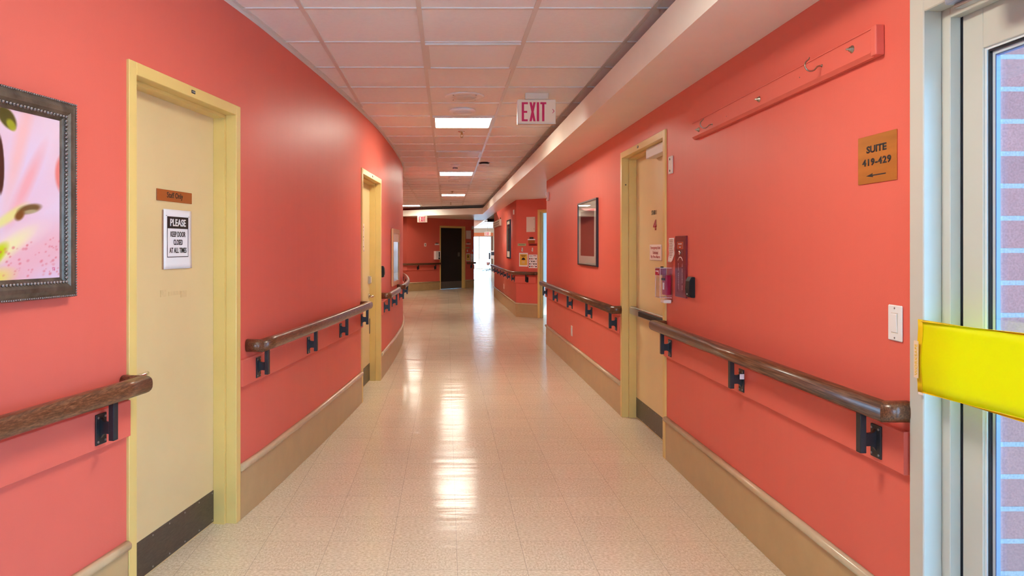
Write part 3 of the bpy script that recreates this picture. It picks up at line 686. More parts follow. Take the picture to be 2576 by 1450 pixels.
# ------------------------------------------------------------------ handrails
RH, RO = .890, .082        # rail centre height, offset of the rail from the wall
def rprof(a=.026, b=.034, n=20):
    out = []
    for i in range(n):
        t = 2*PI*i/n; c, s = math.cos(t), math.sin(t); k = 2/2.6
        out.append((a*math.copysign(abs(c)**k, c), b*math.copysign(abs(s)**k, s)))
    return out
def handrail(line, a, b, side, label, brk, ret0=True, ret1=True, board=True, ba=None, bb=None, zoff=0., free0=0., free1=0.):
    """line with room on `side` (+1 right of travel). brk: arc lengths of brackets."""
    pts = line.offset(a, b, RO*side)
    p0, d0 = line.at(a); p1, d1 = line.at(b)
    W = MX(*line.at((a+b)/2)[0], 0)
    t = thing('handrail', W, label, 'handrail', 'wooden handrails on black brackets')
    path = [tuple(p) for p in pts]
    n0 = Vector((d0.y,-d0.x))*side; n1 = Vector((d1.y,-d1.x))*side
    if ret0: path = [tuple(p0+n0*.002)]+path
    if ret1: path = path+[tuple(p1+n1*.002)]
    rings = sweep_rings(path, rprof(), RH+zoff)
    i0 = 1 if ret0 else 0; i1 = len(rings)-(1 if ret1 else 0)
    obj('wooden_rail', skin(new(), rings[i0:i1]), M['wood'], t, W)
    if ret0: obj('end_return', skin(new(), rings[0:2]), M['wood'], t, W)
    if ret1: obj('end_return', skin(new(), rings[-2:]), M['wood'], t, W)
    if board:
        ba = a if ba is None else ba; bb = b if bb is None else bb
        bp = line.offset(ba, bb, 0); bm = skin(new(), sweep_rings(bp, [(.0,.689+zoff),(.020*side,.689+zoff),(.022*side,.691+zoff),(.022*side,.824+zoff),(.020*side,.826+zoff),(0,.826+zoff)], 0), smooth=False)
        obj('backing_board', bm, M['wall'], t, W)
    for s in brk:
        p, d = line.at(s); n = Vector((d.y,-d.x))*side; ang = math.atan2(d.y, d.x)
        if side < 0: ang += PI
        B = MX(p.x, p.y, zoff, ang)          # local -Y points into the corridor
        b0 = .022 if board else .0
        bm = new(); box(bm, -.028, .028, -b0-.006, -b0, .705, .815, .0012)
        pr = [(-.028,-b0-.006)]
        # web between plate and post, narrowing in a curve
        zz = [(-b0-.006,.728,.800),(-b0-.014,.741,.790),(-b0-.026,.745,.787),(-b0-.044,.744,.788)]
        rg = [[Vector((-.006,y,z0)),Vector((.006,y,z0)),Vector((.006,y,z1)),Vector((-.006,y,z1))] for y,z0,z1 in zz]; skin(bm, rg, smooth=False)
        box(bm, -.013, .013, -RO-.004, -b0-.043, .722, RH-.030, .0015)
        br = obj('bracket', bm, M['bracket'], t); br.data.transform(W.inverted()@B)
        bm = new()
        for sx in (-.019,.019):
            for sz in (.717,.803): cyl(bm, (sx,-b0-.0055,sz), (sx,-b0-.009,sz), .0042, 8)
        sc = obj('screw', bm, M['screw'], br); sc.data.transform(W.inverted()@B); sc['kind'] = 'stuff'
    return t
YR = lambda px, off=0: 6+yR(px, off)
hr1 = handrail(RL, 6+yR(2222,.082), 6+4.725, -1, 'brown wooden handrail between the glazed door and the stair door', [YR(2208,.02), YR(1868,.02), YR(1687,.02)], ba=6+gd1+.012, bb=6+st0-.006)
handrail(RL, YR(1541,.082), YR(1361,.082)+.0, -1, 'brown wooden handrail under the dark picture past the stair door', [YR(1551,.02), YR(1489,.02), YR(1440,.02), YR(1403,.02), YR(1376.5,.02)], ret1=False, ba=6+st1+.006, bb=6+WE-.005)
s1_ = d1s-.02
handrail(LWL, .6, s1_, 1, 'brown wooden handrail under the flower picture nearest the viewer', [s1_-.16, s1_-1.25, s1_-2.35, s1_-3.45, s1_-4.55], bb=d1s-.006)
handrail(LWL, d1e+.10, d2s-.02, 1, 'brown wooden handrail between the two doors of the curved wall', [LWL.col(639)-0.0, LWL.col(767), LWL.col(849), LWL.col(906)-.05], ba=d1e+.006, bb=d2s-.006)
sA = LWL.col(957)
i9 = next(q for p, q in zip(LWL.P, LWL.S) if p.y > 8.6)
handrail(LWL, d2e+.09, i9, 1, 'short brown handrail below the framed mirror past the second left door', [d2e+.14, i9-.25], ret1=False, ba=d2e+.006)
i12 = next(q for p, q in zip(LWL.P, LWL.S) if p.y > 14.5); i94 = next(q for p, q in zip(LWL.P, LWL.S) if p.y > 9.3)
handrail(LWL, i94, i12, 1, 'brown handrail curving out of sight round the bend', [i94+.1+k*1.0 for k in range(5)], ba=i94)
pst = yR(1862,.05); bm = new(); box(bm, XR-.055, XR-.034, pst-.0075, pst-.0068, .775, .80); W_ = MX(*RL.at((6+yR(2222,.082)+6+4.725)/2)[0], 0); obj('paper_tag', bm, M['paper'], hr1, W_)
# far right: along wall 3, round the corner and over the facet wall
c3 = Line([(1.387,20.57),FA,tuple(Vector(FA)+fd*(fo0-.03))])
L3 = (Vector(FA)-Vector((1.387,20.57))).length
handrail(c3, -.0, c3.S[-1], 1, 'brown handrail turning the corner below the posters', [L3-.15-k*.93 for k in range(7)]+[L3+.28], ret0=False)
GX = Line([(-2.0,22.584),GB,GA]); gl = GX.S[1]
handrail(GX, .02, gl+go0-.02, 1, 'brown handrail left of the dark doorway', [gl-.2, gl+.45, gl+go0-.25], ret0=False, ret1=False, zoff=-.02)
handrail(GL, go1+.02, GL.S[-1]+.0, 1, 'short brown handrail right of the dark doorway', [go1+.27], ret0=False, ret1=False, zoff=-.02)

# unseen glazing added behind the viewpoint to bring in more daylight
wn = thing('added_window', MX(-3.0, -6.05, .1), 'unseen wide window added behind the viewpoint for extra daylight', None, kind='structure')
bm = new(); rectring(bm, 0, 4.2, 0, 2.25, .06, -.04, .04)
for k in (1,2): box(bm, 1.4*k-.03, 1.4*k+.03, -.04, .04, .06, 2.19)
obj('window_frame', bm, M['white'], wn); bm = new()
for k in range(3): box(bm, .06+1.4*k, 1.34+1.4*k, -.003, .003, .06, 2.19)
obj('pane', bm, M['glass'], wn)

# ------------------------------------------------------------------ ceiling fixtures
def fixture(i, j, lit, label, cool=False):
    """2x2 troffer in grid cell (i across, j along)"""
    x = GX0+(i+.5)*.61; y = GY0+(j+.5)*GT; s = .292; t = thing('ceiling_light', MX(x, y, CEIL-.001), label, 'ceiling light', 'square ceiling troffers')
    bm = new(); rectring(bm, -s, s, -s, s, .022, 0, .016)
    bm.transform(Matrix(((1,0,0,0),(0,0,1,0),(0,-1,0,-.0),(0,0,0,1)))); obj('frame', bm, M['grid'], t)
    bm = new(); box(bm, -s+.022, s-.022, -s+.022, s-.022, -.009, -.004); obj('diffuser', bm, M['lit'] if lit else M['unlit'], t)
nm = {5:'lit square ceiling light nearest, behind the two ceiling discs', 13:'lit square ceiling light beyond the smoke detector', 21:'smallest lit square ceiling light in line before the soffit', -3:'lit ceiling light overhead near the viewpoint', -11:'unlit ceiling light behind the viewpoint',
      1:'unlit square ceiling light nearest the viewer', 9:'unlit square ceiling light between the two nearest lit ones', 17:'unlit square ceiling light after the second lit one', 25:'unlit square ceiling light next to the far soffit'}
for j, s in nm.items(): fixture(0, j, j in (5,13,21,-3), s)
fixture(-2, 28, True, 'lit ceiling light peeking out where the curved wall ends')
def cpos(px, py, drop=0.):
    Y = (CEIL-drop-CH)*FPX/(HY-py); return (px-VX)/FPX*Y, Y
# speaker grille and blank disc pairs
def speaker(px, py, r, label):
    x, y = cpos(px, py); t = thing('ceiling_speaker', MX(x, y, CEIL), label, 'ceiling speaker', 'round ceiling speakers')
    bm = lathe(new(), [(r,-.001),(r,-.006),(r*.93,-.010),(r*.62,-.012),(r*.60,-.008),(0,-.008)], seg=40); obj('rim', bm, M['ceilwhite'], t)
    bm = new(); lathe(bm, [(r*.60,-.009),(r*.58,-.014),(r*.3,-.017),(0,-.018)], seg=32)
    obj('grille', bm, mat('perforated_grille',(.80,.77,.73),.5,bump=1,bscale=900), t)
    bm = new()
    for k in range(4):
        a = PI/4+k*PI/2; cyl(bm, (r*.8*math.cos(a), r*.8*math.sin(a), -.009), (r*.8*math.cos(a), r*.8*math.sin(a), -.015), .006, 8)
    obj('screw', bm, M['screw'], t)['kind'] = 'stuff'
def disc(px, py, r, label):
    x, y = cpos(px, py); t = thing('ceiling_disc', MX(x, y, CEIL), label, 'ceiling disc', 'blank ceiling discs')
    obj('dish', lathe(new(), [(r*.9,-.001),(r,-.012),(r*.97,-.022),(r*.8,-.03),(0,-.034)], seg=40), M['ceilwhite'], t)
    obj('grille', lathe(new(), [(r*.7,-.031),(r*.68,-.036),(0,-.038)], seg=32), mat('fine_grille',(.84,.81,.78),.6,bump=1,bscale=900), t)
speaker(1168.5, 242, .163, 'round perforated ceiling speaker nearest, right of the first unlit light')
disc(1163.5, 276, .123, 'round blank disc between the near speaker and lit light')
disc(1142, 445, .10, 'small round disc just past the second lit light')
speaker(1141, 454.5, .155, 'round ceiling speaker past the second lit light')
def sprinkler(px, py, label):
    x, y = cpos(px, py); t = thing('sprinkler_head', MX(x, y, CEIL), label, 'sprinkler', 'ceiling sprinkler heads')
    obj('escutcheon', lathe(new(), [(.042,-.0005),(.042,-.004),(.022,-.010),(0,-.010)], seg=24), M['chrome'], t)
    bm = new(); cyl(bm, (0,0,-.01), (0,0,-.035), .010, 12); 
    for sx in (-1,1): tube(bm, [(sx*.008,0,-.03),(sx*.016,0,-.045),(sx*.006,0,-.062)], .003, 6)
    obj('body', bm, M['brass'], t)
    obj('deflector', lathe(new(), [(.004,-.060),(.020,-.064),(.020,-.067),(0,-.067)], seg=16), M['brass'], t)
sprinkler(1161.5, 331, 'sprinkler head just past the nearest lit light')
sprinkler(1137.5, 481, 'sprinkler head before the third lit light')
sprinkler(1134, 509, 'sprinkler head nearest the far soffit')
x, y = cpos(1145, 414); t = thing('smoke_detector', MX(x, y, CEIL), 'off-white smoke detector in front of the second lit ceiling light', 'smoke detector')
obj('mount', lathe(new(), [(.078,-.0005),(.078,-.012),(.062,-.026),(.044,-.036),(0,-.036)], seg=32), M['ceilwhite'], t)
obj('chamber', lathe(new(), [(.036,-.036),(.036,-.070),(.032,-.078),(0,-.078)], seg=32), M['ceilwhite'], t)
bm = new()
for k in range(10):
    a = 2*PI*k/10+.3; q = Matrix.Rotation(a, 4, 'Z'); b2 = new(); box(b2, .034, .0375, -.008, .008, -.066, -.046); b2.transform(q); me = bpy.data.meshes.new('x'); b2.to_mesh(me); bm.from_mesh(me); b2.free(); bpy.data.meshes.remove(me)
obj('vent_slots', bm, M['ink'], t)
x, y = cpos(1218, 409); t = thing('motion_sensor', MX(x, y, CEIL), 'small black and white domed sensor on the ceiling right of the runner', 'sensor')
obj('base', lathe(new(), [(.085,-.0005),(.085,-.006),(.06,-.022),(0,-.022)], seg=32), M['black'], t)
obj('dome', lathe(new(), [(.055,-.022),(.075,-.030),(.070,-.045),(.04,-.056),(0,-.060)], seg=32), M['ceilwhite'], t)
bm = new(); box(bm, -.02, .02, -.077, -.070, -.048, -.040); obj('indicator', bm, M['white'], t)
# dots in the ceiling: tiny holes
# exit signs
def exit_sign(Mx, label, w=.307, h=.20, d=.055, arrow=True, mount=True, face=None):
    t = thing('exit_sign', Mx, label, 'exit sign', 'exit signs')       # origin top centre of the housing, local -Y to the viewer
    bm = new(); box(bm, -w/2, w/2, 0, d, -h, 0, .003); obj('housing', bm, M['offwhite'], t)
    bm = new(); box(bm, -w/2+.004, w/2-.004, -.002, .0, -h+.008, -.006, 0); obj('face_panel', bm, M['exitface'], t)
    bm = new(); box(bm, -w/2-.003, -w/2+.001, .004, d-.004, -h+.006, -.006); obj('side_strip', bm, M['white'], t)
    bm = new(); box(bm, -w/2, w/2, -.006, .0, -h-.001, -h+.008); obj('bottom_rail', bm, M['offwhite'], t)
    cx = -.015 if arrow else 0; W_ = w*.70
    # tall block letters
    bm = new(); z0, z1 = -h*.89, -h*.12; st_ = .0185; x = cx-W_/2; lw = W_/4.2
    def L(x0,x1,a,b): box(bm, x0, x1, -.0032, -.0018, a, b)
    L(x,x+st_,z0,z1); L(x+st_,x+lw*.98,z1-.016,z1); L(x+st_,x+lw*.86,(z0+z1)/2-.009,(z0+z1)/2+.007); L(x+st_,x+lw*.95,z0,z0+.016)
    x += lw*1.22
    for sgn in (0,1):
        xa, xb = (x, x+lw*.98-st_) if not sgn else (x+lw*.98-st_, x)
        vs = [bm.verts.new(p) for p in ((xa,-.0018,z1),(xa+st_,-.0018,z1),(xb+st_,-.0018,z0),(xb,-.0018,z0),(xa,-.0032-.0001*sgn,z1),(xa+st_,-.0032-.0001*sgn,z1),(xb+st_,-.0032-.0001*sgn,z0),(xb,-.0032-.0001*sgn,z0))]
        for f in ((0,1,2,3),(7,6,5,4),(0,4,5,1),(1,5,6,2),(2,6,7,3),(3,7,4,0)): bm.faces.new([vs[i] for i in f])
    x += lw*1.15; L(x,x+st_*1.05,z0,z1); x += st_*1.05+.009; L(x,x+lw*.95,z1-.016,z1); L(x+lw*.95/2-st_/2,x+lw*.95/2+st_/2,z0,z1-.016)
    obj('lettering', bm, M['exitred'], t)
    if arrow:
        bm = new(); ax = w/2-.030; az = -h*.48
        for s in (1,-1):
            vs = [bm.verts.new(p) for p in ((ax,-.0018,az+s*.017),(ax+.005,-.0018,az+s*.017),(ax+.018,-.0018,az),(ax+.012,-.0018,az),(ax,-.0032,az+s*.017),(ax+.005,-.0032,az+s*.017),(ax+.018,-.0032,az),(ax+.012,-.0032,az))]
            for f in ((0,1,2,3),(7,6,5,4),(0,4,5,1),(1,5,6,2),(2,6,7,3),(3,7,4,0)): bm.faces.new([vs[i] for i in f])
        obj('arrow', bm, M['exitred'], t)
    return t
ye = 5.72; xe = (1350.5-VX)/FPX*ye; zt = zat(250, ye)
t = exit_sign(MX(xe, ye, zt), 'red and cream EXIT sign with arrow hanging from the near ceiling')
bm = new(); box(bm, -.095, .095, -.01, .062, .0, CEIL-.001-zt, .003); obj('canopy_mount', bm, M['offwhite'], t)
ye = 20.9; xe = (1062.5-VX)/FPX*ye; exit_sign(MX(xe, ye, SOF-.04), 'small EXIT sign in front of the far oblique wall', w=.29, h=.19, arrow=False)
bm = new(); box(bm, -.06, .06, .005, .045, 0, .04-.001); obj('canopy_mount', bm, M['offwhite'], bpy.data.objects['exit_sign.001'])
ye = 35.; t = exit_sign(MX((1226.5-VX)/FPX*ye, ye, zat(583.5, ye)), 'tiny EXIT sign in the bright corridor beyond', w=.30, h=.19, arrow=False)
bm = new(); cyl(bm, (0,.02,0), (0,.02,CEIL-zat(583.5, ye)), .008, 8); obj('stem', bm, M['alu'], t)

# ------------------------------------------------------------------ right wall things
def RM(px, py, off=0., w=0):       # matrix on the right wall at picture position
    Y = yR(px, off); return MX(XR, Y, zat(py, Y), RZR)
# hook board (tilted a little)
Yn, Yf = yR(2226), 4.14
tb = thing('hook_board', MX(XR, (Yn+Yf)/2, 2.098, RZR) @ Matrix.Rotation(-.0095, 4, 'Y'), 'red painted wooden hook board high on the right wall', 'hook board')
hw = (Yf-Yn)/2
bm = new(); pr = [(-.0005,-.05),(-.018,-.05),(-.030,-.036),(-.030,-.031),(-.027,-.031),(-.027,.043),(-.030,.043),(-.030,.045),(-.026,.050),(-.0005,.050)]
rg = [[Vector((x,y,z)) for y,z in pr] for x in (-hw,hw-.03)]; skin(bm, rg, smooth=False); box(bm, hw-.0299, hw, -.031, -.0005, -.05, .052, .004, 2)
obj('board', bm, M['wall'], tb)
def onb(px, py): Y = yR(px,.0295); return ((Yn+Yf)/2-Y, zat(py, Y)-2.098)
for px, py in ((2066,169),(1790.6,310.6)):
    x, z = onb(px, py); pts = [(x,-.026,z),(x,-.040,z),(x,-.052,z-.004)]
    for k in range(0, 15):
        a = PI*.08-k*PI*1.25/14; pts.append((x, -.0745-.0195*math.cos(a)*1, z-.006+.020*math.sin(a)))
    # S-curve of the hook: out of the board, down, round and up
    pts = [(x,-.024,z),(x,-.036,z),(x,-.044,z-.003),(x,-.050,z-.010),(x,-.057,z-.017),(x,-.066,z-.0205),(x,-.076,z-.020),(x,-.086,z-.0145),(x,-.0915,z-.006),(x,-.0925,z+.004),(x,-.089,z+.014),(x,-.082,z+.021),(x,-.0765,z+.026),(x,-.0745,z+.033)]
    bm = new(); tube(bm, pts, [.0032]*3+[.0030]*8+[.0027,.0024,.0018], 10); cyl(bm, (x,-.0268,z), (x,-.029,z), .006, 12); obj('hook', bm, M['hook'], tb)
for px, py in ((2142,129),(1908.5,250),(1757,323)):
    x, z = onb(px, py); bm = new(); lathe(bm, [(.0135,-.027),(.0135,-.029),(.009,-.031),(.0085,-.037),(.004,-.040),(.0035,-.048),(0,-.049)], (x,0,z), 'Y', 18); obj('bolt', bm, M['hook'], tb)
bm = new()
for px, py in ((2010,197),(1826,291)):
    x, z = onb(px, py); cyl(bm, (x,-.0272,z), (x,-.0262,z), .003, 10)
obj('screw_hole', bm, M['kick'], tb)['kind'] = 'stuff'
# suite sign
Ya, Yb = yR(2258), yR(2161); ws = Yb-Ya
t = plate('direction_sign', MX(XR, (Ya+Yb)/2, CH+.2215, RZR), ws, .165, .004, M['gold'], 'gold plate reading SUITE 419-429 with an arrow on the right wall', 'sign')
obj('lettering', text_bm('SUITE', ws*.52, .025, 0, .117, -.004, .035), M['ink'], t)
obj('lettering', text_bm('419-429', ws*.75, .025, 0, .073, -.004, .035, space=1.12), M['ink'], t)
bm = new()
vs = [(-.058,.026),(-.020,.034),(-.022,.0285),(.052,.0285),(.052,.0245),(-.020,.0245),(-.018,.020)]
a = [bm.verts.new((x,-.004,z)) for x,z in vs]; b = [bm.verts.new((x,-.0046,z)) for x,z in vs]; bm.faces.new(a); bm.faces.new(b[::-1])
for i in range(len(vs)): j=(i+1)%len(vs); bm.faces.new((a[i],a[j],b[j],b[i]))
obj('arrow', bm, M['ink'], t)
# light switch
Yc = yR(2255); t = plate('light_switch', MX(XR, Yc, CH-.305, RZR), .072, .117, .006, M['white'], 'white rocker light switch below the gold sign', 'light switch', bev=.003)
bm = new(); rectring(bm, -.0175, .0175, .025, .092, .0018, -.0068, -.0055); obj('bezel', bm, M['offwhite'], t)
bm = new(); box(bm, -.0155, .0155, -.010, -.006, .027, .090, .002); bmesh.ops.rotate(bm, verts=bm.verts, cent=(0,-.006,.058), matrix=Matrix.Rotation(.05,3,'X')); obj('rocker', bm, M['white'], t)
bm = new()
for z in (.010,.107): cyl(bm, (0,-.0055,z), (0,-.0072,z), .003, 10)
obj('screw', bm, M['screw'], t)['kind'] = 'stuff'
# low outlet
t = plate('blank_wall_plate', MX(XR, yR(1438.7), .375, RZR), .075, .12, .006, M['offwhite'], 'small pale wall plate low on the wall under the picture', 'wall plate')
bm = new(); box(bm, -.017, .017, -.008, -.006, .027, .093, .001); obj('insert', bm, M['white'], t)
# strobe at wall end
t = plate('alarm_strobe', MX(XR, yR(1380.3), 2.08, RZR), .08, .125, .03, M['pinkpaper'], 'small white alarm strobe at the top of the right wall end', 'alarm', bev=.004)
bm = new(); box(bm, -.025, .025, -.045, -.03, .075, .115, .006, 2); obj('lens', bm, M['white'], t)
bm = new(); cyl(bm, (0,-.030,.035), (0,-.033,.035), .015, 16); obj('speaker_hole', bm, M['kick'], t)
# buzzer plate by stair door
t = plate('buzzer_plate', MX(XR, yR(1689.7), 1.89, RZR), .07, .115, .012, M['offwhite'], 'small cream plate on the wall beside the top of the stair door', 'wall plate', bev=.003)
bm = new(); 
for z in (.02,.095): cyl(bm, (0,-.012,z), (0,-.0145,z), .007, 12)
obj('screw', bm, M['kick'], t); bm = new(); cyl(bm, (0,-.012,.057), (0,-.0135,.057), .012, 16); obj('button', bm, M['pinkpaper'], t)
# dark framed picture
y0p, y1p = yR(1500,.022), yR(1453,.022); wp = y1p-y0p; zp0, zp1 = 1.222, 1.892
t = thing('framed_picture', MX(XR, (y0p+y1p)/2, zp0, RZR), 'dark print with cream mat in a thin black frame past the stair door', 'picture')
hp = zp1-zp0; bm = new(); rectring(bm, -wp/2, wp/2, 0, hp, .014, -.024, -.0005); obj('frame', bm, M['darkframe'], t)
bm = new(); box(bm, -wp/2+.014, wp/2-.014, -.014, -.010, .014, hp-.014); mt = obj('mat_board', bm, M['mat'], t)
bm = new(); box(bm, -wp/2+.14, wp/2-.14, -.0155, -.014, .10, hp-.10); obj('print', bm, mat('dark_print',(.10,.045,.05),.06,spec=.6,var=.35,vscale=2.2), mt)
bm = new(); box(bm, -wp/2+.014, wp/2-.014, -.0185, -.0165, .014, hp-.014); obj('glass', bm, M['glass'], t)
# fire alarm pull station with clear cover
t = thing('fire_alarm_station', MX(XR, yR(1687), 1.055, RZR), 'red fire alarm pull station under a clear lift-up cover beside the stair door', 'fire alarm')
bm = new(); box(bm, -.055, .055, -.008, -.0005, .0, .25, .004); obj('clear_backplate', bm, M['acrylic'], t)
bm = new(); box(bm, -.038, .038, -.045, -.008, .045, .175, .004); ps = obj('pull_station', bm, M['alarmred'], t)
bm = new(); box(bm, -.012, .012, -.049, -.045, .08, .125, .001); obj('pull_symbol', bm, M['white'], ps)
bm = new(); box(bm, -.030, .030, -.052, -.045, .14, .155, .002); obj('pull_bar', bm, M['ink'], ps)
cw, c0, c1, cd = .052, .028, .222, .085
bm = new(); box(bm, -cw, cw, -cd, -cd+.003, c0, c1); box(bm, -cw, -cw+.003, -cd+.003, -.009, c0, c1); box(bm, cw-.003, cw, -cd+.003, -.009, c0, c1); box(bm, -cw+.003, cw-.003, -cd+.003, -.009, c1-.003, c1); box(bm, -cw+.003, cw-.003, -cd+.003, -.009, c0, c0+.003)
cv = obj('clear_cover', bm, M['acrylic'], t)
bm = new()
for sx in (-cw,cw-.0025):
    box(bm, sx-.0005, sx+.003, -cd-.0008, -cd+.0022, c0, c1)
    box(bm, sx-.0005, sx+.003, -cd, -.01, c1-.002, c1+.001); box(bm, sx-.0005, sx+.003, -cd, -.01, c0-.001, c0+.002)
box(bm, -cw, cw, -cd-.0008, -cd+.002, c1-.002, c1+.001); box(bm, -cw, cw, -cd-.0008, -cd+.002, c0-.001, c0+.002)
obj('cover_edge', bm, mat('frosted_edge',(.75,.62,.62),.2), cv)
bm = new(); box(bm, -cw+.004, cw-.004, -cd-.0015, -cd, c1-.048, c1-.006); box(bm, -cw-.0012, -cw, -cd+.004, -.012, c1-.048, c1-.006); lb = obj('cover_label', bm, M['alarmred'], cv)
obj('lettering', text_bm('1', .008, .022, .022, c1-.027, -cd-.0016, .04), M['paper'], lb)
obj('lettering', text_bm('LIFT COVER', .05, .008, -.012, c1-.022, -cd-.0016), M['paper'], lb)
bm = new(); box(bm, -.04, .04, -.055, -.008, -.008, .014, .003); box(bm, -.03,.03,-.0565,-.055,-.004,.010); obj('clear_lower_lip', bm, M['pinkpaper'], t)
bm = new(); cyl(bm, (-.02,-.05,c1+.001), (-.02,-.05,c1+.008), .010, 14); obj('cover_knob', bm, M['black'], cv)
# curled paper slip above it
Ys0, Ys1 = yR(1697), yR(1683.5)
t, w, h = paperF(MX(XR, Ys1, 0, RZR), 'paper_slip', 0, Ys1-Ys0, 1.315, 1.472, 0, M['pinkpaper'], 'narrow curled paper slip with printed lines above the fire alarm', 'notice', .022)
for i in range(11):
    bm = new(); box(bm, .018, w-.02-.008*(i%3), -.0052, -.0035, h-.014-i*.0115, h-.011-i*.0115+.001); obj('text_line', bm, mat('faded_ink',(.4,.25,.22),.6) if i == 0 else bpy.data.materials['faded_ink'], t)
# maroon panel
Yp0, Yp1 = yR(1730), yR(1703); wp = Yp1-Yp0
t = plate('emergency_door_panel', MX(XR, (Yp0+Yp1)/2, 1.10, RZR), wp, .382, .012, M['maroon'], 'tall maroon emergency panel with white vertical words beside the fire alarm', 'panel')
bm = new(); box(bm, -.055, .055, -.014, -.012, .30, .345); lw_ = obj('indicator_window', bm, mat('amber_window',(.40,.07,.03),.25), t)
obj('lettering', text_bm('EMERGENCY', .07, .006, 0, .332, -.0141), M['pinkpaper'], lw_); obj('lettering', text_bm('EXIT', .03, .006, 0, .312, -.0141), M['pinkpaper'], lw_)
bm = new(); lathe(bm, [(.013,-.012),(.013,-.018),(.006,-.020),(0,-.020)], (-.005,0,.277), 'Y', 18); obj('key_switch', bm, M['chrome'], t)
bm = new(); tube(bm, [(-.045,-.0125,.228),(-.02,-.0125,.247),(0,-.0125,.250),(.02,-.0125,.247),(.045,-.0125,.228)], .0018, 6); tube(bm, [(-.040,-.0125,.236),(-.018,-.0125,.251),(0,-.0125,.254),(.018,-.0125,.251),(.040,-.0125,.236)], .001, 6); obj('arch_line', bm, M['pinkpaper'], t)
for cx_, s in ((-.035,'FIRE EMERGENCY'),(.035,'IN EMERGENCY USE')):
    bm = None
    n = len(s)
    for k, ch in enumerate(s):
        if ch == ' ': continue
        b2 = text_bm(ch, .007 if ch != 'I' else .002, .008, cx_, .205-k*(.165/n), -.012, .02); me = bpy.data.meshes.new('x'); b2.to_mesh(me); b2.free()
        if bm is None: bm = new()
        bm.from_mesh(me); bpy.data.meshes.remove(me)
    obj('lettering', bm, M['pinkpaper'], t)
bm = new(); box(bm, -.05, .05, -.0128, -.012, .032, .034); box(bm,.05,.052,-.0128,-.012,.032,.30); box(bm,-.052,-.05,-.0128,-.012,.032,.215); obj('outline', bm, mat('dark_maroon_line',(.08,.004,.008),.3), t)
# card readers
def reader(Mx, label):
    t = thing('card_reader', Mx, label, 'card reader', 'black card readers')
    bm = new(); pr = [(-.0005,0),(-.024,.0),(-.034,.012),(-.037,.05),(-.034,.100),(-.022,.122),(-.0005,.122)]
    skin(bm, [[Vector((x,y,z)) for y,z in pr] for x in (-.036,.036)], smooth=False); bmesh.ops.bevel(bm, geom=list(bm.edges), offset=.003, segments=2, affect='EDGES'); obj('case', bm, M['black'], t)
    bm = new(); box(bm, -.010, -.002, -.036, -.031, .016, .024); obj('indicator', bm, M['white'], t)
reader(MX(XR, yR(1744), 1.113, RZR), 'black card reader right of the tall maroon panel')
p, d = LWL.at(d2e+.055); reader(MX(p.x, p.y, 1.09, math.atan2(d.y,d.x)), 'black card reader just past the second left door')

# ------------------------------------------------------------------ flower picture on the left wall
pa = LWL.col(174)
s_b = pa-.92; A_, B_ = LWL.at(s_b)[0], LWL.at(pa)[0]; dd = B_-A_; ang = math.atan2(dd.y, dd.x); nrm = Vector((dd.y,-dd.x)).normalized()
PW = dd.length; PH = .655
O_ = A_+nrm*.012
t = thing('framed_picture', MX(O_.x, O_.y, 1.243, ang), 'large pink lily photograph in a beaded bronze frame on the left wall', 'picture')
FWd = .068
def frame_ring(name, prof, m, segs=True):
    """prof: (inset from the outer edge, y) closed profile, mitred round the rectangle"""
    bm = new(); cs = ((0,0,1,1),(PW,0,-1,1),(PW,PH,-1,-1),(0,PH,1,-1)); R = []
    for (x,z,sx,sz) in cs: R.append([bm.verts.new((x+sx*i, y, z+sz*i)) for i, y in prof])
    for a in range(4):
        A, B = R[a], R[(a+1)%4]
        for i in range(len(prof)): j = (i+1)%len(prof); f = bm.faces.new((A[i],A[j],B[j],B[i]))
    return obj(name, bm, m, t)
M['bronze'] = mat('bronze_frame', (.125,.095,.07), .32, .45, bump=.3, bscale=120, var=.35, vscale=25, stretch=(1,1,1))
M['beadm'] = mat('pewter_beading', (.24,.22,.21), .25, .8)
fr = frame_ring('frame', [(.004,.0),(.0,-.012),(.006,-.020),(.014,-.021),(.024,-.026),(.038,-.027),(.048,-.022),(.056,-.016),(.062,-.012),(FWd,-.010),(FWd,.0)], M['bronze'])
def beads(name, inset, y, r, pitch, sx=1.):
    bm = new()
    def one(c):
        bmesh.ops.create_icosphere(bm, subdivisions=1, radius=r, matrix=Matrix.Translation(c)@Matrix.Diagonal((1,.8,1,1)))
    x = inset
    nx = int((PW-2*inset)/pitch); nz = int((PH-2*inset)/pitch)
    for i in range(nx+1):
        u = inset+(PW-2*inset)*i/nx; one((u,y,inset)); one((u,y,PH-inset))
    for i in range(1, nz):
        u = inset+(PH-2*inset)*i/nz; one((inset,y,u)); one((PW-inset,y,u))
    for f in bm.faces: f.smooth = True
    return obj(name, bm, M['beadm'], fr)
beads('outer_beading', .0055, -.0205, .0042, .0088); beads('inner_beading', .0525, -.0215, .0068, .0135)
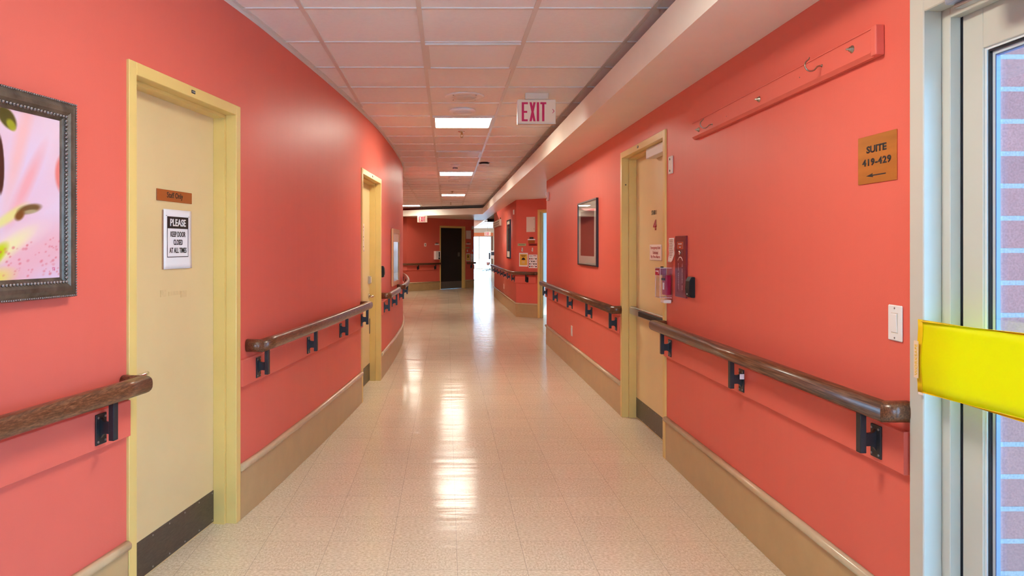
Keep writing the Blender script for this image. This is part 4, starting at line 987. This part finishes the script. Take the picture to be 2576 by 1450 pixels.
# the print: a macro lily, painted as colours of the print itself
def mixc(a, b, k): k = max(0., min(1., k)); return tuple(a[i]+(b[i]-a[i])*k for i in range(3))
def s2l(c): return tuple((v/255/12.92 if v <= 10 else ((v/255+.055)/1.055)**2.4) for v in c)
NX, NZ = 300, 240; ia = FWd-.002; iw, ih = PW-2*ia, PH-2*ia
def blob(u, v, cu_, cv_, a, b, th, soft=.4):
    du, dv = u-cu_, v-cv_; c, s = math.cos(th), math.sin(th); x = (du*c+dv*s)/a; y = (-du*s+dv*c)/b; r = math.sqrt(x*x+y*y); return max(0., min(1., (1-r)/soft+.5))
rs = random.Random(11)
freck = []
for k in range(70):
    fx = 1-rs.betavariate(1.3,2.2)*.45; fz = rs.uniform(.02,.16+.24*(fx-.55)); freck.append((fx*iw, fz*ih, rs.uniform(.0016,.0042), rs.uniform(.25,.7)))
def paint(x, z):
    """x, z in metres from the bottom left of the print"""
    r = iw-x; U = x/iw; V = z/ih; Hh = ih
    base = (250,205,212)
    c = mixc((247,212,224), (226,214,246), math.sin((x*3.1+z*5.2))*.5+.5)
    # diagonal petal folds from lower left to upper right
    q = (x-.52*z); f = .5+.5*math.sin(q*24+1.2*math.sin(z*9)); c = mixc(c, (250,176,178), f*.55*(.4+.6*(1-V)))
    c = mixc(c, (232,208,240), .5*blob(x,z,iw-.12,.36,.11,.16,.4,1.2)); c = mixc(c, (252,190,186), .8*blob(x,z,iw-.165,.42,.022,.20,-.28,1.3))
    c = mixc(c, (250,160,160), .7*blob(x,z,iw-.14,.30,.02,.12,-.5,1.2))
    c = mixc(c, (240,128,120), .95*blob(x,z,iw+.012,.345,.033,.060,0,.35))
    c = mixc(c, (246,168,172), .6*blob(x,z,iw-.06,.09,.16,.07,.5,1.3)); c = mixc(c, (255,225,215), .6*blob(x,z,iw-.17,.13,.10,.03,.35,1.))
    # yellow-green stigma streaks at the left
    c = mixc(c, (246,238,170), .8*blob(x,z,iw-.235,.085,.12,.024,.55,.9)); c = mixc(c, (190,205,0), .95*blob(x,z,iw-.262,.072,.055,.020,.7,.7))
    c = mixc(c, (238,232,130), .8*blob(x,z,iw-.205,.195,.07,.014,.55,.8)); c = mixc(c, (240,225,90), .8*blob(x,z,iw-.30,.0,.10,.03,.2,.7))
    # anthers
    c = mixc(c, (120,88,52), blob(x,z,iw-.128,.222,.046,.014,.22,.5)); c = mixc(c, (205,190,150), .7*blob(x,z,iw-.125,.214,.028,.006,.15,.7)); c = mixc(c, (130,80,35), blob(x,z,iw-.168,.200,.020,.013,.6,.6))
    c = mixc(c, (78,38,26), blob(x,z,iw-.243,.350,.017,.088,.03,.2)); c = mixc(c, (86,76,26), blob(x,z,iw-.215,.493,.040,.026,-.7,.3)); c = mixc(c, (175,175,40), .85*blob(x,z,iw-.200,.474,.020,.014,-.7,.5))
    for fx, fz, rr_, k in freck:
        if abs(x-fx) < .012 and abs(z-fz) < .012: c = mixc(c, (226,110,118), k*blob(x,z,fx,fz,rr_*1.5,rr_,.3,.9))
    # small red seal near the lower right
    if abs(x-(iw-.028)) < .0045 and abs(z-.030) < .006 and (abs(x-(iw-.028)) > .0028 or abs(z-.030) > .0042 or int((x+z)*900)%2): c = mixc(c, (214,70,120), .8)
    return c
me = bpy.data.meshes.new('print'); vs = []; fcs = []; cols = []
xv = [ia+iw*(i/NX) for i in range(NX+1)]; zv = [ia+ih*j/NZ for j in range(NZ+1)]
for z in zv:
    for x in xv: vs.append((x,-.0085,z)); cols.append(paint(x-ia, z-ia))
for j in range(NZ):
    for i in range(NX): a = j*(NX+1)+i; fcs.append((a,a+1,a+NX+2,a+NX+1))
me.from_pydata(vs, [], fcs); ca = me.color_attributes.new('Col', 'FLOAT_COLOR', 'POINT')
flat = []
for c in cols: flat += [*[q*.84 for q in s2l(c)], 1.]
ca.data.foreach_set('color', flat)
pm = mat('lily_print', (.8,.5,.5), .35); at_ = pm.node_tree.nodes.new('ShaderNodeAttribute'); at_.attribute_name = 'Col'; pm.node_tree.links.new(at_.outputs['Color'], pm.node_tree.nodes['Principled BSDF'].inputs['Base Color'])
me.materials.append(pm); po = bpy.data.objects.new('print', me); C.objects.link(po); po.parent = t
bm = new(); box(bm, .003, PW-.003, -.0075, -.0005, .003, PH-.003); obj('backing', bm, M['kick'], t)

# framed mirror on the curved wall beyond door 2
ma, mb = LWL.col(983.5), LWL.col(998.5)
A_, B_ = LWL.at(ma)[0], LWL.at(mb)[0]; dd = B_-A_; ang = math.atan2(dd.y, dd.x); mw = dd.length
nrm = Vector((dd.y,-dd.x)).normalized(); O_ = A_+nrm*.006
t = thing('framed_mirror', MX(O_.x, O_.y, .94, ang-.012), 'light wood framed reflective glass panel above the short handrail', 'mirror')
mh = .70
wm = mat('light_wood',(.62,.34,.17),.4)
bm = new(); rectring(bm, 0, mw, 0, mh, .05, -.022, -.0005); obj('frame', bm, wm, t)
bm = new(); box(bm, .05, mw-.05, -.012, -.004, mh-.16, mh-.05); obj('upper_mat', bm, M['pinkpaper'], t)
bm = new(); box(bm, .05, mw-.05, -.012, -.004, .05, mh-.16); obj('glass', bm, M['mirror'], t)

# ------------------------------------------------------------------ far wall and facet wall notices
def GM(px, py, n=0.):
    s = solve(GB, GA, px); p = Vector(GB)+dG*s; return MX(p.x, p.y, zat(py, p.y), aG), p.y
def gplate(name, px0, px1, py0, py1, m, label, cat, d=.01, group=None):
    s0, s1 = solve(GB, GA, px0), solve(GB, GA, px1); p = Vector(GB)+dG*((s0+s1)/2); z0, z1 = zat(py1, p.y), zat(py0, p.y)
    return plate(name, MX(p.x, p.y, z0, aG), s1-s0, z1-z0, d, m, label, cat, group), s1-s0, z1-z0
t, w, h = gplate('number_sign', 1067, 1072, 612, 620.5, M['pinkpaper'], 'tiny pale plate on the far wall below the small EXIT sign', 'sign'); obj('lettering', text_bm('4', .04, .06, 0, h/2, -.0101, .04), M['ink'], t)
t, w, h = gplate('sanitizer_dispenser', 1091.5, 1103, 632, 653, M['white'], 'white hand sanitizer dispenser beside the dark doorway', 'dispenser', .10)
bm = new(); box(bm, .02, .07, -.103, -.10, h*.3, h*.9, .002); obj('viewing_window', bm, M['ink'], t); bm = new(); lathe(bm, [(.035,-.1),(.035,-.106),(0,-.108)], (.04,0,h*.13), 'Y', 16); obj('nozzle', bm, M['black'], t)
t, w, h = gplate('room_sign', 1093.5, 1104.5, 613.5, 617, M['pinkpaper'], 'small white name strip left of the dark doorway', 'sign'); bm = new(); box(bm, -w*.3, w*.3, -.008, -.0005, h, h+.03); obj('dark_top', bm, M['kick'], t)
t, w, h = gplate('wall_box', 1172, 1183.3, 580.5, 601.5, M['pinkpaper'], 'pale blank panel above the notices right of the dark doorway', 'panel', .03)
gplate('thermostat', 1186.3, 1189.6, 569.5, 577.5, M['offwhite'], 'tiny cream thermostat high at the far wall corner', 'thermostat', .03)
t, w, h = gplate('room_sign', 1172, 1183.5, 612.5, 615.5, M['pinkpaper'], 'small white name strip right of the dark doorway', 'sign'); bm = new(); box(bm, -w*.25, w*.25, -.008, -.0005, h, h+.03); obj('dark_top', bm, M['kick'], t)
gplate('green_label', 1171.5, 1181, 622, 625, M['green_sign'], 'small olive label under the name strip on the far wall', 'label', .004)
for px, s in ((1175.5,'white hook on the far wall above the amber poster'),(1188.5,'white hook on the far wall above the grey notice')):
    t, w, h = gplate('wall_hook', px-1, px+1, 628.5, 634, M['white'], s, 'hook', .006, 'white wall hooks'); bm = new(); tube(bm, [(0,-.006,.015),(0,-.025,.008),(0,-.032,.03)], .004, 6); obj('prong', bm, M['white'], t)
def poster_umbrella(t, w, h, y=-.0015):
    bm = new(); box(bm, -w*.42, w*.42, y-.001, y, h*.10, h*.90); obj('amber_field', bm, M['poster'], t)
    bm = new(); pts = [(-.22,.46),(-.20,.54),(-.12,.62),(0,.66),(.12,.62),(.20,.54),(.22,.46),(.11,.50),(0,.46),(-.11,.50)]
    a = [bm.verts.new((x*w,y-.001,z*h)) for x,z in pts]; b = [bm.verts.new((x*w,y-.002,z*h)) for x,z in pts]; bm.faces.new(a); bm.faces.new(b[::-1])
    for i in range(len(pts)): j = (i+1)%len(pts); bm.faces.new((a[i],a[j],b[j],b[i]))
    obj('umbrella_symbol', bm, M['ink'], t)
    bm = new()
    for sx in (-.13,0,.13): box(bm, sx*w-.012*w, sx*w+.012*w, y-.002, y-.001, h*.22, h*.42)
    obj('drop_lines', bm, M['paper'], t)
    for i, ww in enumerate((.62,.5,.4)):
        bm = new(); box(bm, -w*ww/2, w*ww/2, y-.002, y-.001, h*(.83-i*.055)-.006*h, h*(.83-i*.055)+.018*h); obj('text_line', bm, M['ink'], t)
t, w, h = gplate('poster', 1172.5, 1182.5, 638, 657.5, M['paper'], 'amber warning poster right of the dark doorway', 'poster', .0015); poster_umbrella(t, w, h)
def pictos(t, w, h, y=-.0015):
    r2 = random.Random(5)
    for j in range(4):
        for i in range(4):
            bm = new(); cx, cz = (-.36+i*.24)*w, (.12+j*.19)*h; s = .075*w
            if (i+j) % 3 == 0: lathe(bm, [(s,y-.001),(s,y),(0,y)], (cx,0,cz), 'Y', 10)
            elif (i+j) % 3 == 1: box(bm, cx-s, cx+s, y-.001, y, cz-s*.8, cz+s*.8)
            else: tube(bm, [(cx-s,y,cz-s*.6),(cx,y,cz+s*.2),(cx+s,y,cz+s)], s*.28, 5)
            obj('pictogram', bm, [M['ink'],M['bluegrey'],M['redink']][(i*2+j)%3] if (i+2*j)%4 else M['ink'], t)
    bm = new(); box(bm, -.42*w, -.05*w, y-.001, y, .88*h, .905*h); obj('text_line', bm, M['ink'], t)
    bm = new(); box(bm, .05*w, .4*w, y-.001, y, .9*h, .94*h); obj('text_line', bm, M['redink'], t)
t, w, h = gplate('notice_sheet', 1184, 1191.5, 639, 658.5, M['paper'], 'grey pictogram notice at the far wall corner', 'notice', .0015); pictos(t, w, h)
# facet wall
def fplate(name, px0, px1, py0, py1, m, label, cat, d=.01, group=None):
    s0, s1 = solve(FA, FB, px0), solve(FA, FB, px1); p = Vector(FA)+fd*((s0+s1)/2); z0, z1 = zat(py1, p.y), zat(py0, p.y)
    return plate(name, MX(p.x, p.y, z0, aF), s1-s0, z1-z0, d, m, label, cat, group), s1-s0, z1-z0
t, w, h = fplate('wall_box', 1325.5, 1347, 546, 584, M['offwhite'], 'cream blank panel at the top beside the open doorway', 'panel', .02)
bm = new(); 
for z in (.2,.85): cyl(bm, (w*.4,-.02,h*z), (w*.4,-.022,h*z), .006, 8)
obj('screw', bm, M['kick'], t)['kind'] = 'stuff'
t, w, h = fplate('room_sign', 1328, 1346.5, 601.5, 604.5, M['paper'], 'white name strip with black and tan plates under the cream panel', 'sign', .008)
bm = new(); box(bm, -w*.26, w*.26, -.008, -.0005, h, h+.035); q = obj('number_plate', bm, M['ink'], t); bm = new(); box(bm, -w*.44, w*.44, -.004, -.0005, -.065, 0); obj('tan_plate', bm, M['brown_sign'], t)
t, w, h = fplate('green_label', 1302.5, 1323.5, 613, 619, M['green_sign'], 'olive green label strip left of the red strip beside the open doorway', 'label', .004); obj('lettering', text_bm('ISOLATION', w*.7, .02, 0, h/2, -.0041), M['ink'], t)
t, w, h = fplate('red_label', 1330, 1351.5, 613, 619, M['red_sign'], 'dark red label strip right of the olive green one', 'label', .004); bm = new(); box(bm, -w*.35, w*.35, -.0045, -.004, h*.35, h*.6); obj('text_line', bm, M['ink'], t)
for px, s in ((1314,'white hook above the amber umbrella poster'),(1339.7,'white hook above the pictogram sheet')):
    t, w, h = fplate('wall_hook', px-1.3, px+1.3, 623.5, 633.5, M['white'], s, 'hook', .006, 'white wall hooks'); bm = new(); tube(bm, [(0,-.006,.02),(0,-.028,.010),(0,-.036,.035)], .005, 6); obj('prong', bm, M['white'], t)
t, w, h = fplate('poster', 1306, 1328, 636.5, 671, M['paper'], 'white-bordered amber poster with black umbrella symbol beside the open doorway', 'poster', .0015); poster_umbrella(t, w, h)
t, w, h = fplate('notice_sheet', 1330, 1351.5, 641, 675, M['paper'], 'white sheet of small pictograms next to the umbrella poster', 'notice', .0015); pictos(t, w, h)
# wall 3: tall picture, hanging sign board
A3, B3 = Vector((1.387,20.57)), Vector(FA); d3 = (B3-A3).normalized(); a3 = math.atan2(d3.y, d3.x)
def on3(px): return solve(tuple(A3), tuple(B3), px)
s0, s1 = on3(1277.5), on3(1285.5); p = A3+d3*s0; z0, z1 = zat(651, (A3+d3*s1).y), zat(552, (A3+d3*s1).y)
t = thing('framed_picture', MX(p.x, p.y, z0, a3), 'tall black framed picture on the far right wall before the corner', 'picture'); w, h = s1-s0, z1-z0
bm = new(); rectring(bm, 0, w, 0, h, .03, -.03, -.0005); obj('frame', bm, M['darkframe'], t)
bm = new(); box(bm, .03, w-.03, -.02, -.002, .03, h-.03); obj('mat_board', bm, M['mat'], t); bm = new(); box(bm, .09, w-.09, -.022, -.02, .16, h-.10); obj('print', bm, mat('grey_print',(.09,.09,.11),.1), t)
s0, s1 = on3(1244.5), on3(1261.5); p = A3+d3*s0; z0 = zat(568, (A3+d3*s1).y)
t = thing('hanging_name_board', MX(p.x, p.y, z0, a3), 'cream carved name board high at the far end of the right wall', 'sign'); w = s1-s0
bm = new(); box(bm, 0, w, -.045, -.0005, 0, .17, .004); obj('board', bm, M['offwhite'], t)
for i in range(2): bm = new(); tube(bm, [(w*.1+k*w*.08,-.047,.055+.06*i+.012*math.sin(k*2.1+i)) for k in range(11)], .006, 5); obj('lettering', bm, M['kick'], t)
bm = new(); cyl(bm, (w*.97,-.02,.17), (w*.97,-.02,.21), .01, 8); obj('hanger', bm, M['kick'], t)
s0 = on3(1293.5); p = A3+d3*s0; plate('thermostat', MX(p.x,p.y,zat(540,p.y),a3), .09, .10, .02, M['pinkpaper'], 'small pinkish box near the top before the wall corner', 'thermostat')
s0 = on3(1268); p = A3+d3*s0; plate('outlet_plate', MX(p.x,p.y,zat(727,p.y),a3), .075, .12, .006, M['pinkpaper'], 'small outlet plate below the far handrail', 'outlet')

# black end sign / camera box hung under the far opening
xx = (1226.5-VX)/FPX*24.; t = thing('ceiling_projector_box', MX(xx+.14, 24., SOF), 'black box hung under the soffit at the far opening', 'box')
# its picture height: between rows 556 and 563 seen below the soffit edge
bm = new(); box(bm, -.14, .30, -.1, .1, -.10, -.001, .006); obj('case', bm, M['black'], t)
bm = new(); cyl(bm, (.05,-.1,-.05), (.05,-.115,-.05), .03, 16); obj('lens', bm, M['darkframe'], t)
# louvred troffer beyond the opening
t = thing('louvred_ceiling_light', MX(2.2, 36.5, CEIL-.001), 'long louvred ceiling light glowing in the bright corridor beyond', 'ceiling light')
bm = new(); box(bm, -.45, .75, -4., 6., -.012, -.004); obj('diffuser', bm, M['litcool'], t)
bm = new()
lg = mat('louvre_grey',(.45,.45,.46),.5)
for k in range(9): bm = new(); box(bm, -.45, .75, -4.+k*1.25, -3.75+k*1.25, -.05, -.012); obj('louvre', bm, lg, t)

# rolling vital signs stand in the bright corridor
ys = 41.5; t = thing('rolling_vital_signs_stand', MX((1232-VX)/FPX*ys, ys, 0), 'rolling medical stand with monitor and basket in the bright far corridor', 'medical stand')
bm = new()
for k in range(5):
    a = 2*PI*k/5+2.9; cyl(bm, (0,0,.10), (.42*math.cos(a), .42*math.sin(a), .07), .016, 8)
obj('base', bm, M['bluegrey'], t)
for k in range(5):
    a = 2*PI*k/5+2.9; bm = new(); cyl(bm, (.42*math.cos(a)-.012,.42*math.sin(a),.036), (.42*math.cos(a)+.012,.42*math.sin(a),.036), .035, 12); obj('caster', bm, M['black'], t)
bm = new(); cyl(bm, (0,0,.09), (0,0,1.25), .018, 12); cyl(bm, (0,0,1.25), (0,0,1.45), .010, 10); obj('pole', bm, M['bluegrey'], t)
bm = new(); box(bm, -.06, .03, -.06, .06, .72, 1.1, .01); obj('column_case', bm, M['bluegrey'], t)
bm = new(); box(bm, .04, .34, -.08, .08, .75, 1.22, .02, 2); mo = obj('monitor', bm, M['white'], t); bm = new(); box(bm, .08, .30, -.084, -.08, .95, 1.15); obj('screen', bm, M['bluegrey'], mo)
bm = new(); lathe(bm, [(.07,.36),(.10,.55),(.095,.55),(.065,.37),(0,.37)], (-.10,0,0), 'Z', 14); obj('basket', bm, M['bag'], t)
bm = new(); tube(bm, [(.0,-.05,1.2),(-.12,-.08,1.1),(-.15,-.1,.85),(-.08,-.08,.6)], .008, 8); obj('hose', bm, M['black'], t)

# ------------------------------------------------------------------ outside
bm = new(); box(bm, XR+.1401, 7.5, gd1+.0, gd1+.25, -.1, 4.5); struct('wall_exterior_brick', bm, M['brick'], 'red brick outer wall seen through the glazed door')
bm = new(); box(bm, XR+.141, 30, -25, gd1-.001, -.12, -.02); box(bm, -20, XR+.14, -25, -6.3, -.12, -.02); struct('ground_outside', bm, M['concrete'], 'pale concrete outside the glazed door')
bm = new(); box(bm, -15, 20, EY+.3, 90, -.12, -.02); struct('ground_outside_far', bm, M['concrete'], 'pale ground outside the far exit')
